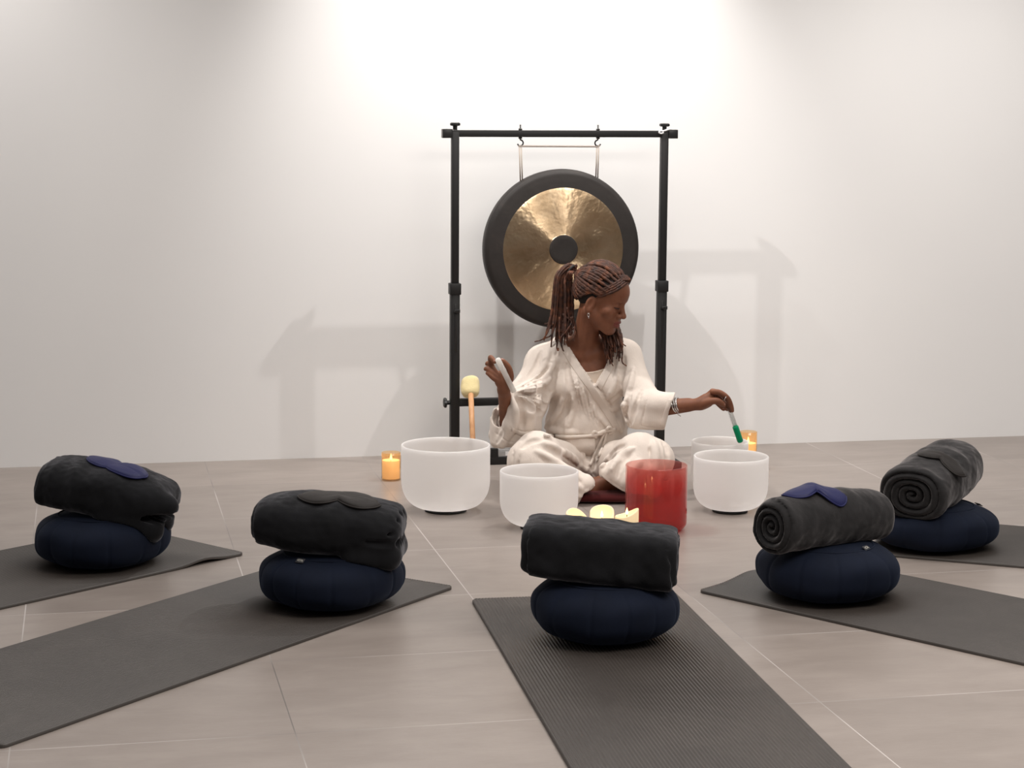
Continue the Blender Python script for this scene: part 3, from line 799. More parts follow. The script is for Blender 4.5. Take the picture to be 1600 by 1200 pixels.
B[2] = blanket(Z[1], c2 + np.array([-.010, 0, .006]), R2, .44, .140, .086, 'puffy folded charcoal blanket with a dark eye mask, second cushion from the left', m_plush, 22, None, 'left', (.30, .16), 2.5,
    lobes=[((.10, -.085, -.070), (.195, -.085, -.066), .046, .038, None, .012, 'u'), ((.10, .07, -.070), (.195, .07, -.066), .046, .038, None, .012, 'u'), ((.195, -.085, -.066), (.195, .07, -.066), .038, .038, None, .01, 'u')]
        + [((.135 + .25 * max(y_, 0), y_, -.018), (.30, y_, -.022), .004, .016, None, .012, 's') for y_ in ys]
        + [((.235, -.13 + .05 * i, .07 - .012 * (i - 2) ** 2), (.15, -.10 + .035 * i, -.01), .004, .006, None, .012, 's') for i in range(5)], sag=.010)
c3 = Z[2][1].copy(); c3[2] = Z[2][3] + .068
R3 = rotm(math.radians(-7), math.radians(3.5), 0)
B[3] = blanket(Z[2], c3 + np.array([-.013, -.0, .002]), R3,   .435, .125, .078, 'folded black plush blanket without a mask on the middle cushion', m_plush, 33, None, 'both', (.03, .02), 4.0, fold=.005)
c4 = Z[3][1].copy(); c4[2] = Z[3][3] + .062
R4 = rotm(math.radians(35), math.radians(2), 0)
B[4] = blanket(Z[3], c4 + np.array([-.012, -.02, .012]), R4, .46, .083, .083, 'rolled grey blanket with its spiral end facing left, under a crumpled navy mask', m_plush2, 44, None, 'left', (.02, .16), 2.2, fold=.008, sag=.012)
c5 = Z[4][1].copy(); c5[2] = Z[4][3] + .075
R5 = rotm(math.radians(58), math.radians(-6), 0)
B[5] = blanket(Z[4], c5 + np.array([.003, .01, .004]), R5, .44, .112, .092, 'large rolled grey blanket at the far right with a dark eye mask lying on it', m_plush2, 55, None, 'left', (.0, .10), 2.3, fold=.007)

# ------------------------------------------------------------------ eye masks lying on the blankets
def eye_mask(G, px, ang, mt, label, size=.105, crumple=0., near=4.5, far=7.5, fl_=1.0, seed=0):
    P, ok = G.hit([px], near, far); c = P[0] + np.array([0, .012, 0])
    n = 72; th = np.arange(n) * 2 * math.pi / n
    # outline: two rounded eye lobes and a notch for the nose
    rad = size * (.62 + .36 * np.abs(np.cos(th)) ** .8 * 1.0) * (1 - .42 * np.exp(-((th - 1.5 * math.pi) / .30) ** 2)) * np.where(np.sin(th) < 0, 1.0, .92)
    ox = rad * np.cos(th); oy = rad * np.sin(th) * .66
    ca, sa = math.cos(ang), math.sin(ang)
    rings = np.array([0, .12, .25, .4, .55, .7, .82, .91, .97, 1.0])
    U = rings[:, None] * ox; W_ = rings[:, None] * oy
    X = c[0] + U * ca - W_ * sa; Y = c[1] + U * sa + W_ * ca
    # resting height on the blanket
    Hh = np.full(X.shape, -1.); zs = np.arange(G.lo[2] + G.h * (G.n[2] - 1), G.lo[2], -.002)
    done = np.zeros(X.shape, bool)
    for z in zs:
        dd = G.sample(np.stack([X.ravel(), Y.ravel(), np.full(X.size, z)], 1)).reshape(X.shape)
        new = (~done) & (dd < .001); Hh[new] = z; done |= new
    zc = Hh[0, 0]; Hh = np.where(Hh < zc - .05, zc - .05, Hh)
    for _ in range(12):                                              # cloth bridges the fine fuzz
        Hs = (Hh + np.roll(Hh, 1, 1) + np.roll(Hh, -1, 1)) / 3; Hs[1:-1] = (Hs[:-2] + 2 * Hs[1:-1] + Hs[2:]) / 4; Hs[0] = Hs[1].mean(); Hh = np.maximum(Hs, Hh - .004)
    cr = crumple * (np.exp(-((U) / (.25 * size)) ** 2) * .55 + .22 * noise(U * 1.0, W_ * 1.0, 0 * U, 60, seed))
    e = np.sqrt(np.clip(1 - rings ** 4, 0, 1))[:, None] * (1 - .35 * np.exp(-(U / (.22 * size)) ** 2))
    top = Hh + .006 + .009 * e + cr + .0012 * noise(U, W_, 0 * U, 130, seed + 1); bot = Hh + .003 + cr * .9
    V = np.concatenate([np.stack([X, Y, top], -1).reshape(-1, 3), np.stack([X, Y, bot], -1).reshape(-1, 3)])
    m_ = len(rings); N = m_ * n; Fc = []
    for s_ in (0, N):
        for i in range(m_ - 1):
            for j in range(n):
                q = (s_ + i * n + j, s_ + i * n + (j + 1) % n, s_ + (i + 1) * n + (j + 1) % n, s_ + (i + 1) * n + j); Fc.append(q if s_ == 0 else q[::-1])
    for j in range(n): a = (m_ - 1) * n; Fc.append((a + j, a + (j + 1) % n, N + a + (j + 1) % n, N + a + j))
    o = MB().add(V, Fc).build('eye_mask', mt)
    tag(o, label, 'eye mask')
    e_ = (m_ - 1) * n
    rim = [(V[e_ + j] + V[N + e_ + j]) / 2 for j in list(range(n)) + [0]]
    MB().add(*tube(rim, .0028, 8)).build('piping', mt, o)
    return o
eye_mask(B[1][1], (180, 730), math.radians(150), m_satin, 'navy satin eye mask on the far left blanket', .118, .0, seed=1)
eye_mask(B[2][1], (530, 779), math.radians(-6), m_dsatin, 'thin charcoal eye mask lying on the puffy blanket second from the left', .125, .0, seed=2)
eye_mask(B[4][1], (1272, 770), math.radians(15), m_satin, 'crumpled navy satin eye mask folded up on the rolled blanket', .105, .022, seed=3)
eye_mask(B[5][1], (1474, 720), math.radians(-35), m_dsatin, 'charcoal satin eye mask on the large rolled blanket at the far right', .086, .006, seed=4)

# ------------------------------------------------------------------ gong mallet
pb = fl(741, 742); pt = at(734.5, 590, 7.915)
pt = onplane(734.5, 588, SP + wn * .035, wn); ph = onplane(735.5, 621, SP + wn * .030, wn)
mal = empty('gong_mallet', pb); tag(mal, 'fluffy cream gong mallet on a pale wooden handle leaning on the gong stand', 'mallet')
ax = pt - pb; Lm = np.linalg.norm(ax); ax /= Lm
hb = Lm - np.linalg.norm(pt - ph)
b_, c_, a_ = frame(ax)
MB().add(*tube([ax * t for t in (0, .004, .05, .2, hb + .03)], [.0085, .0100, .0105, .0108, .0112], 24)).build('handle', m_wood, mal)
G = Grid(ph - .1, pt + .1, .0026)
cm = (ph + pt) / 2; lh = np.linalg.norm(pt - ph) / 2
def f(X, Y, Zz):
    x, y, z = X - cm[0], Y - cm[1], Zz - cm[2]
    t = x * a_[0] + y * a_[1] + z * a_[2]; r2 = np.sqrt(np.maximum(x * x + y * y + z * z - t * t, 0))
    e = 3.2; q = ((np.abs(t) / lh) ** e + (r2 / .0385) ** e) ** (1 / e)
    return (q - 1) * .037 + .0022 * noise(X, Y, Zz, 75, 5, 12) + .0012 * noise(X, Y, Zz, 220, 6, 14)
G.op(f, cm - .09, cm + .09)
hd, V, Q = G.mesh('mallet_head', m_wool, mal); hd.matrix_parent_inverse = Matrix.Translation(-Vector(pb))

# small clear plastic box on the stand's floor bar
pc = onplane(789, 707, SP + wn * .0, wn)
bx = empty('plastic_box', (pc[0], pc[1], 0), WYAW); tag(bx, 'small clear plastic box with a white label behind the person\'s knee', 'box')
zb = .0315
q = MB().add(*rbox((0, 0, zb + .016), (.062, .026, .030), bev=.003)).build('box_shell', m_plast, bx, 'auto')
MB().add(*rbox((.014, -.0138, zb + .014), (.030, .001, .017), bev=0)).build('label', m_white, bx, False)

# ------------------------------------------------------------------ the seated person
A = lambda x, y, Y: at(x, y, Y)
HC = A(937.5, 466, 7.52)                                   # middle of the head
def hrot(yaw, pitch, roll):
    # head frame: columns = her left, forward, up
    f0 = np.array([math.sin(yaw) * math.cos(pitch), -math.cos(yaw) * math.cos(pitch), -math.sin(pitch)])
    l0 = np.array([math.cos(yaw), math.sin(yaw), 0]); u0 = np.cross(l0, -f0) * -1
    u0 = np.cross(l0, f0); u0 = u0 if u0[2] > 0 else -u0
    cr, sr = math.cos(roll), math.sin(roll)
    return np.stack([l0 * cr - u0 * sr, f0, u0 * cr + l0 * sr], 1)
HR = hrot(math.radians(65), math.radians(17), math.radians(3))
HS = 1.0
hp = lambda x, y, z: HC + HR @ (np.array([x, y, z]) * HS)
def hloc(P): return ((P - HC) @ HR) / HS

# joints
sR_, sL_ = A(856, 566, 7.62), A(978, 560, 7.60)          # shoulders: hers, right is left in the picture
eR, eL = A(797, 676, 7.50), A(1002, 643, 7.45)
wR, wL = A(787, 609, 7.33), A(1094, 631, 7.36)
pel, chest, neck = A(918, 728, 7.64), A(915, 592, 7.62), A(915, 535, 7.60)
hipR, hipL = A(882, 735, 7.60), A(955, 735, 7.60)
kR, kL = A(829, 712, 7.30), A(1016, 712, 7.33)
aR, aL = A(908, 757, 7.27), A(952, 752, 7.32)

G = Grid((-.16, 7.05, .0), (.90, 7.85, .92), .0026)
# trunk, neck, arms and legs
G.ell(chest, (.138, .088, .15), k=0); G.ell(A(917, 660, 7.63), (.125, .092, .12), k=.06); G.ell(pel, (.165, .115, .095), k=.06)
G.cap(A(880, 552, 7.63), A(955, 550, 7.62), .046, .046, .04)
G.cap(A(893, 545, 7.63), sR_, .040, .042, .03); G.cap(A(940, 545, 7.62), sL_, .040, .042, .03)
G.cap(A(911, 548, 7.61), hp(0, -.02, -.06), .052, .047, .03)
for s_ in (-1, 1):                                        # collar bones and the neck's side muscles
    G.cap(A(912 + s_ * 6, 556, 7.555), A(912 + s_ * 42, 546, 7.575), .009, .009, .022)
    G.cap(A(912 + s_ * 5, 556, 7.56), hp(s_ * .055, -.02, -.05), .010, .012, .02)
G.cap(sR_, eR, .040, .036, .03); G.cap(sL_, eL, .040, .033, .03)
G.cap(eR, wR, .037, .0225, .01); G.cap(eL, wL, .033, .0215, .01)
G.cap(A(1052, 634, 7.40), A(1075, 632, 7.38), .026, .0235, .01)
for h_, k_, a_ in ((hipR, kR, aR), (hipL, kL, aL)):
    G.cap(h_, k_, .062, .044, .03); G.cap(k_, a_, .043, .030, .02)
# feet tucked under the opposite shin
fR = [A(905, 760, 7.33), A(935, 762, 7.33), A(965, 766, 7.33), A(985, 770, 7.34)]
G.chain(fR, [.032, .032, .028, .018], .02)
G.chain([aL, A(925, 764, 7.31), A(898, 768, 7.33), A(880, 772, 7.34)], [.032, .032, .028, .018], .02)
for i in range(5):
    G.cap(A(985, 768 + i * 1.5, 7.335 + .012 * i), A(991 - i, 770 + i * 1.3, 7.345 + .012 * i), .009 - .0006 * i, None, .004)
# head
HE = lambda c, r, k=.012, mode='u': G.ell(hp(*c), np.array(r) * HS, HR, k, mode)
HCp = lambda a, b, r1, r2=None, k=.008, mode='u': G.cap(hp(*a), hp(*b), r1 * HS, None if r2 is None else r2 * HS, k, mode)
HE((0, -.012, .036), (.073, .094, .092), .02)
HE((0, .044, .042), (.062, .062, .060), .03)
HE((0, .040, -.030), (.055, .050, .066), .03)
HE((0, .042, -.076), (.044, .043, .036), .025)
HE((0, .079, -.103), (.019, .015, .015), .022)
for s_ in (-1, 1):
    HCp((s_ * .054, .0, -.052), (s_ * .020, .072, -.100), .019, .013, .025)
    HE((s_ * .040, .062, -.030), (.026, .022, .020), .022)
HCp((-.030, .083, .020), (.030, .083, .020), .010, None, .018)
for s_ in (-1, 1):
    HE((s_ * .030, .100, .000), (.017, .013, .011), .014, 's')
    HE((s_ * .030, .0795, -.001), (.0150, .0125, .0125), .004)
    HCp((s_ * .017, .0905, -.0045), (s_ * .044, .0800, -.0040), .0028, None, .002)     # lowered lid edge
HCp((0, .090, .010), (0, .109, -.030), .0075, .0105, .010)
HE((0, .1115, -.034), (.0115, .0115, .0095), .008)
for s_ in (-1, 1): HE((s_ * .0140, .0985, -.038), (.0090, .0105, .0085), .006)
for s_ in (-1, 1): HE((s_ * .0070, .1060, -.0450), (.0040, .0050, .0030), .003, 's')
HE((0, .086, -.062), (.028, .017, .018), .015)
G.chain([hp(-.024, .088, -.0665), hp(-.010, .0995, -.0615), hp(0, .1005, -.0625), hp(.010, .0995, -.0615), hp(.024, .088, -.0665)], [.0035, .0066, .0066, .0066, .0035], .004)
G.chain([hp(-.022, .088, -.0695), hp(-.008, .0985, -.0755), hp(.008, .0985, -.0755), hp(.022, .088, -.0695)], [.0035, .0076, .0076, .0035], .004)
G.chain([hp(-.027, .090, -.0675), hp(-.012, .1035, -.0685), hp(0, .1060, -.0690), hp(.012, .1035, -.0685), hp(.027, .090, -.0675)], .0013, .002, 's')
for s_ in (-1, 1):                                        # ears
    ea = np.array([s_ * .072, -.004, -.020])
    Re = HR @ np.array(Matrix.Rotation(s_ * .35, 3, 'Z') @ Matrix.Rotation(-.15, 3, 'X'))
    G.ell(hp(*ea), (.0105, .0185, .0310), Re, .006)
    G.ell(hp(*(ea + [s_ * .010, .004, .003])), (.0060, .0105, .0190), Re, .004, 's')
    G.ell(hp(*(ea + [s_ * .003, .004, -.026])), (.0065, .0095, .0095), Re, .006)
# right hand (left in the picture): wand pinched between thumb and index, other fingers fanned back
YR = 7.305
G.cap(wR, A(786, 597, YR + .008), .0215, .024, .012, flat=None)
G.ell(A(785, 592, YR + .004), (.030, .017, .034), rotm(0, math.radians(12)), .012)
def finger(px, rad, k=.0035):
    P = catmull([A(x, y, Y) for x, y, Y in px], 4); m = len(P); R_ = np.interp(np.linspace(0, 1, m), np.linspace(0, 1, len(rad)), rad)
    for i in range(m - 1): G.cap(P[i], P[i + 1], R_[i], R_[i + 1], k, pad=.012)
    return P
FR = [finger([(776, 588, YR + .012), (768, 570, YR + .006), (766.5, 558.5, YR - .016), (773, 565.5, YR - .034)], [.0098, .0092, .0088, .0076]),
      finger([(779, 588, YR + .000), (770, 576, YR + .004), (763, 568, YR + .012), (760.5, 569, YR + .022)], [.0098, .0092, .0080, .0062]),
      finger([(778, 591, YR - .004), (768, 582, YR - .004), (761, 576, YR + .003), (758, 577, YR + .012)], [.0098, .0090, .0078, .0060]),
      finger([(779, 596, YR - .006), (770, 590, YR - .010), (763.5, 584, YR - .006), (761, 583, YR + .002)], [.0095, .0084, .0072, .0056]),
      finger([(795, 598, YR + .000), (798, 588, YR - .010), (794.5, 574, YR - .020), (784.5, 562.5, YR - .026)], [.0112, .0102, .0092, .0074], .006)]
# left hand (right in the picture): rod hanging from the fingertips
YL = 7.36
G.cap(wL, A(1104, 625, YL), .0205, .023, .014)
G.ell(A(1103.5, 627, YL + .002), (.034, .019, .024), rotm(0, math.radians(-28)), .014)
G.ell(A(1112, 616, YL + .004), (.016, .022, .017), k=.012)
FL = [finger([(1113, 612, YL - .022), (1125, 613.5, YL - .024), (1136, 621, YL - .022), (1141.5, 631, YL - .016), (1144.5, 642, YL - .010)], [.0100, .0095, .0088, .0080, .0066]),
      finger([(1113, 611, YL - .002), (1127, 615, YL - .002), (1137, 625, YL + .000), (1140, 634, YL + .002), (1141.5, 642.5, YL + .004)], [.0100, .0096, .0088, .0080, .0064]),
      finger([(1112, 613, YL + .016), (1124, 622, YL + .016), (1132, 632, YL + .014), (1136, 640, YL + .012)], [.0098, .0092, .0084, .0064]),
      finger([(1110, 616, YL + .030), (1118, 627, YL + .030), (1126, 635, YL + .026), (1131, 640, YL + .020)], [.0090, .0082, .0074, .0058]),
      finger([(1100, 631, YL - .014), (1111, 627, YL - .030), (1122, 627, YL - .036), (1131, 633, YL - .030)], [.0150, .0115, .0098, .0082], .006)]
person, PV, PQ = G.mesh('person', [m_skin, m_lip, m_nail], None, 1)
tag(person, 'person in off-white wrap top seated cross-legged among the bowls, looking down sideways', 'person')
# lips and finger nails take their own colour
FCc = PV[PQ].mean(1); LC = hloc(FCc); mi = np.zeros(len(PQ), np.int32)
mi[(np.abs(LC[:, 0]) < .024) & (LC[:, 1] > .085) & (LC[:, 2] < -.0555 - .10 * np.abs(LC[:, 0]) ) & (LC[:, 2] > -.083 + .28 * np.abs(LC[:, 0]))] = 1
for P in FR + FL:
    tip = P[-1]; dr = P[-1] - P[-3]; dr /= np.linalg.norm(dr)
    q = FCc - tip; mi[(np.linalg.norm(q, axis=1) < .011) & (q @ dr > -.004) & (q[:, 2] > .002)] = 2
person.data.polygons.foreach_set('material_index', mi); person.data.update()

# ---- trousers
def screen_poly(poly):
    P = np.asarray(poly, float); n = len(P)
    def f(X, Y, Z):
        px, py = proj(X + 0 * Y + 0 * Z, Y + 0 * X + 0 * Z, Z + 0 * X + 0 * Y); d2 = np.full(px.shape, 1e9); ins = np.zeros(px.shape, bool)
        for i in range(n):
            a = P[i]; b = P[(i + 1) % n]; e = b - a; w0 = px - a[0]; w1 = py - a[1]
            t = np.clip((w0 * e[0] + w1 * e[1]) / (e @ e), 0, 1); d2 = np.minimum(d2, (w0 - e[0] * t) ** 2 + (w1 - e[1] * t) ** 2)
            c = ((a[1] <= py) & (b[1] > py)) | ((b[1] <= py) & (a[1] > py))
            ins ^= c & (px < a[0] + (py - a[1]) / (b[1] - a[1] + 1e-9) * e[0])
        return np.where(ins, -1, 1) * np.sqrt(d2) / 415
    return f
T = Grid((-.08, 7.08, .0), (.72, 7.85, .36), .0034)
T.ell(A(918, 728, 7.66), (.185, .135, .10), k=0)
T.cap(A(885, 728, 7.58), A(839, 711, 7.32), .092, .082, .05); T.cap(A(838, 712, 7.31), A(826, 719, 7.29), .084, .072, .03)
T.cap(A(822, 722, 7.30), A(878, 752, 7.23), .064, .058, .04); T.cap(A(870, 748, 7.24), A(912, 758, 7.215), .058, .044, .03)
T.cap(A(955, 728, 7.58), A(1000, 713, 7.35), .092, .082, .05); T.cap(A(1000, 711, 7.34), A(1020, 716, 7.33), .084, .070, .03)
T.cap(A(1024, 722, 7.33), A(975, 740, 7.27), .064, .056, .04); T.cap(A(985, 735, 7.28), A(952, 738, 7.25), .058, .040, .03)
# hanging hems
T.chain([A(884, 758, 7.215), A(900, 768, 7.205), A(899, 780, 7.205)], [.045, .036, .016], .02)
T.chain([A(958, 742, 7.245), A(978, 755, 7.235), A(1000, 770, 7.25)], [.034, .030, .02], .02)
T.cap(A(1010, 740, 7.28), A(1020, 765, 7.27), .05, .035, .03)
# knee cloth folding down to the floor at both sides
T.cap(A(806, 722, 7.36), A(806, 752, 7.37), .030, .018, .02); T.cap(A(1041, 705, 7.40), A(1040, 745, 7.40), .022, .016, .02)
# the dark gap between the hems where the ankles show
hem = screen_poly([(905, 785), (912, 770), (924, 762), (934, 752), (941, 746), (950, 752), (962, 760), (976, 769), (980, 790)])
T.op(lambda X, Y, Z: np.maximum(hem(X, Y, Z), Y - 7.31 + 0 * X + 0 * Z), (.15, 7.05, 0), (.6, 7.33, .16), .004, 's')
near, far = 7.09, 7.8
for px, r, k, md in [
    ([(845, 690), (880, 706), (915, 735)], .010, .02, 'u'), ([(838, 705), (872, 722), (905, 748)], .008, .018, 'u'),
    ([(858, 700), (892, 722), (918, 742)], .003, .010, 's'), ([(850, 682), (895, 690), (915, 712)], .006, .016, 'u'),
    ([(846, 716), (868, 734), (896, 756)], .0035, .010, 's'), ([(815, 700), (828, 690), (846, 686)], .005, .014, 's'),
    ([(895, 690), (915, 700), (928, 725)], .007, .012, 's'), ([(1016, 699), (1019, 712), (1018, 735)], .006, .010, 's'),
    ([(1022, 690), (1024, 712), (1022, 740)], .009, .018, 'u'), ([(1035, 690), (1042, 705), (1040, 735)], .006, .012, 's'),
    ([(990, 700), (968, 714), (950, 738)], .009, .016, 'u'), ([(985, 712), (970, 728), (962, 748)], .006, .012, 's'),
    ([(975, 695), (958, 706), (942, 732)], .007, .012, 's'), ([(1000, 722), (985, 738), (975, 760)], .009, .018, 'u'),
    ([(944, 690), (934, 710), (926, 733)], .010, .012, 's'), ([(952, 712), (946, 722), (936, 732)], .006, .010, 'u'),
    ([(803, 705), (801, 725), (803, 745)], .004, .008, 's'), ([(812, 712), (810, 730), (812, 748)], .004, .008, 's'),
    ([(870, 742), (890, 752), (908, 764)], .007, .014, 'u'), ([(880, 768), (900, 774), (910, 776)], .004, .008, 'u'),
    ([(926, 734), (925, 742), (934, 752)], .0035, .006, 'u'), ([(912, 769), (926, 761), (938, 748)], .0035, .006, 'u'), ([(942, 745), (958, 757), (976, 768)], .0035, .006, 'u')]:
    T.draw(px, r, k, near, far, md)
def crumple(G_, lo, hi, amp, f1, seed):
    sl = G_.sl(lo, hi); X, Y, Z = G_.xyz(sl)
    G_.D[sl] += (amp * noise(X, Y, Z, f1, seed, 8) + amp * .5 * np.abs(noise(X * 1.5, Y, Z * .7, f1 * 2.1, seed + 1, 8)) + amp * .22 * noise(X, Y, Z, f1 * 5, seed + 2, 10)).astype(np.float32)
crumple(T, (-1, 0, 0), (2, 9, 2), .0034, 30, 71)
tr, _, _ = T.mesh('trousers', m_linen, person, 1)

# ---- wrap top
K = Grid((-.16, 7.1, .10), (.74, 7.86, .72), .0027)
K.ell(A(915, 594, 7.63), (.158, .112, .155), k=0); K.ell(A(917, 662, 7.63), (.162, .118, .125), k=.05)
K.ell(A(915, 690, 7.64), (.160, .128, .055), k=.04)
K.cap(A(893, 545, 7.62), A(849, 568, 7.62), .058, .066, .04); K.cap(A(942, 542, 7.61), A(974, 556, 7.60), .058, .058, .04)
K.cap(A(882, 536, 7.63), A(893, 560, 7.60), .040, .05, .03); K.cap(A(950, 535, 7.62), A(945, 560, 7.60), .040, .05, .03)
K.ell(A(893, 606, 7.545), (.055, .042, .050), k=.05); K.ell(A(953, 604, 7.54), (.055, .042, .050), k=.05)
# her right sleeve: falls from the shoulder, wide cuff round the raised forearm
K.cap(A(848, 570, 7.61), A(822, 628, 7.52), .068, .076, .04); K.cap(A(822, 628, 7.52), A(808, 664, 7.46), .076, .066, .04)
K.cap(A(803, 655, 7.44), A(791, 684, 7.44), .052, .034, .03); K.cap(A(781, 660, 7.43), A(780, 684, 7.44), .030, .028, .03)
K.cap(A(778, 645, 7.42), A(774, 690, 7.42), .022, .020, .02); K.cap(A(808, 676, 7.45), A(830, 668, 7.48), .048, .040, .03)
K.cap(A(822, 612, 7.42), A(803, 612, 7.385), .040, .018, .03)
# her left sleeve: square and wide, ending in a straight cuff
K.cap(A(978, 558, 7.60), A(1003, 622, 7.48), .062, .052, .04)
K.cap(A(990, 600, 7.53), A(1018, 624, 7.44), .050, .040, .03)
K.cap(A(1000, 632, 7.44), A(1052, 632, 7.40), .050, .046, .02); K.cap(A(1000, 652, 7.44), A(1042, 654, 7.415), .047, .043, .02)
K.cap(A(992, 640, 7.47), A(1000, 655, 7.44), .05, .05, .03)
# straight cuff edge and hem
cut = screen_poly([(1058, 600), (1053.5, 622), (1046, 641), (1037, 676), (1037, 760), (1160, 760), (1160, 600)])
K.op(lambda X, Y, Z: cut(X, Y, Z), (.40, 7.1, .10), (.74, 7.6, .60), .003, 's')
hemc = screen_poly([(1060, 674), (1005, 671), (960, 668), (930, 684), (930, 760), (1060, 760)])
K.op(lambda X, Y, Z: np.maximum(hemc(X, Y, Z), Y - 7.54 + 0 * X + 0 * Z), (.25, 7.1, .10), (.74, 7.56, .45), .003, 's')
# cuff openings
dirR = (wR - eR) / np.linalg.norm(wR - eR)
K.cap(eR + dirR * .01, eR + dirR * .30, .036, .044, .006, 's')
K.cap(A(784, 662, 7.44), A(776, 628, 7.30), .026, .046, .008, 's')
# the cuff's two flaps: the far one hangs left of the forearm, the near one crosses in front of the elbow
K.chain([A(781, 634, 7.455), A(772, 656, 7.45), A(770, 680, 7.44), A(774, 694, 7.43)], [.008, .013, .016, .014], .01)
K.cap(A(781, 648, 7.515), A(783, 686, 7.50), .030, .030, .01)
K.chain([A(804, 616, 7.365), A(803, 640, 7.365), A(797, 664, 7.375), A(784, 692, 7.40)], [.012, .022, .028, .022], .012)
K.chain([A(776, 692, 7.42), A(798, 688, 7.42), A(815, 678, 7.44)], [.016, .022, .026], .012)
K.chain([A(804, 618, 7.37), A(822, 640, 7.40), A(822, 665, 7.43)], [.012, .034, .040], .02)
dirL = (wL - eL) / np.linalg.norm(wL - eL)
K.cap(A(1034, 634, 7.415), wL, .034, .036, .003, 's'); K.cap(A(1036, 650, 7.415), A(1060, 655, 7.40), .026, .028, .004, 's')
# V neck
vneck = screen_poly([(874, 500), (875.5, 520), (884, 537), (900, 562), (917, 585), (929, 604), (937, 590), (947, 572), (957, 548), (953, 520), (950, 500)])
K.op(lambda X, Y, Z: np.maximum(vneck(X, Y, Z), Y - 7.64 + 0 * X + 0 * Z), (.10, 7.3, .40), (.5, 7.66, .75), .003, 's')
K.cap(A(911, 560, 7.61), hp(0, -.03, -.05), .060, .062, .012, 's')
near, far = 7.2, 7.85
# front edge bands
band = [(876, 521), (892, 550), (912, 580), (930, 604), (948, 632), (962, 655), (970, 672)]
for off, r_, k_, md in ((0, .0050, .004, 'u'), (7, .0022, .004, 's'), (-4, .0042, .008, 's')):
    K.draw([(x - off * .85, y + off * .5) for x, y in band], r_, k_, near, far, md, taper=False)
K.draw([(956, 551), (948, 571), (938, 590), (931, 603)], .0042, .004, near, far, 'u', taper=False)
K.draw([(960, 553), (952, 573), (943, 592), (935, 606)], .0020, .004, near, far, 's', taper=False)
# folds
for px, r, k, md in [
    ([(872, 545), (862, 600), (848, 640)], .008, .016, 's'), ([(868, 560), (850, 590), (826, 610)], .008, .018, 'u'),
    ([(858, 572), (838, 590), (812, 606)], .005, .012, 's'), ([(862, 590), (840, 606), (812, 612)], .008, .016, 'u'),
    ([(858, 612), (838, 616), (808, 616)], .006, .012, 's'), ([(855, 628), (835, 628), (808, 620)], .008, .016, 'u'),
    ([(850, 645), (835, 642), (810, 626)], .006, .012, 's'), ([(852, 604), (852, 625), (850, 640)], .008, .014, 's'),
    ([(806, 615), (815, 640), (816, 668)], .009, .014, 's'), ([(800, 622), (806, 645), (806, 668)], .008, .014, 'u'),
    ([(880, 625), (872, 650), (850, 668)], .010, .02, 'u'), ([(890, 615), (882, 645), (862, 668)], .006, .014, 's'),
    ([(900, 600), (896, 640), (886, 672)], .006, .014, 'u'), ([(910, 610), (922, 640), (946, 672)], .007, .016, 's'),
    ([(898, 590), (915, 630), (940, 665)], .007, .016, 'u'), ([(885, 570), (890, 600), (905, 632)], .006, .014, 's'),
    ([(922, 625), (936, 650), (955, 674)], .005, .012, 'u'), ([(845, 672), (880, 678), (930, 684)], .006, .010, 's'),
    ([(842, 664), (870, 674), (900, 676)], .009, .014, 'u'), ([(975, 560), (968, 600), (972, 635)], .006, .014, 's'),
    ([(966, 565), (960, 600), (950, 622)], .005, .012, 'u'), ([(990, 575), (985, 605), (975, 640)], .008, .016, 'u'),
    ([(985, 620), (975, 650), (972, 672)], .008, .014, 's'), ([(1002, 610), (992, 640), (986, 664)], .006, .012, 's'),
    ([(950, 628), (962, 622), (972, 612)], .005, .010, 's'), ([(952, 640), (966, 636), (976, 632)], .007, .014, 'u'),
    ([(965, 650), (968, 662), (972, 676)], .010, .014, 'u'), ([(976, 645), (980, 660), (982, 676)], .007, .012, 's'),
    ([(1010, 626), (1005, 650), (1000, 668)], .0030, .006, 's'), ([(1000, 665), (1018, 668), (1036, 670)], .0022, .004, 's'),
    ([(774, 676), (790, 688), (806, 692)], .0022, .004, 's'), ([(797, 668), (815, 674), (838, 672)], .0024, .004, 's'), ([(780, 658), (783, 676), (776, 692)], .006, .010, 's'),
    ([(858, 545), (848, 575), (830, 600)], .006, .014, 'u'), ([(845, 550), (838, 570), (825, 588)], .005, .012, 's')]:
    K.draw(px, r, k, near, far, md)
for i in range(9):                                        # fine pleats radiating from the bent arm
    K.draw([(810 + i % 3 * 3, 606 + 1.6 * i), (830, 594 + 4.4 * i), (851 - abs(i - 4), 582 + 7.4 * i)], .0034, .005, near, far, 'u')
for i in range(5):
    K.draw([(893 + 9 * i, 575 + 14 * i), (899 + 8 * i, 606 + 11 * i), (908 + 7 * i, 640 + 7 * i)], .0030, .006, near, far, 'u')
crumple(K, (-1, 0, 0), (2, 9, 2), .0030, 30, 81)
top, _, _ = K.mesh('wrap_top', m_linen, person, 1)
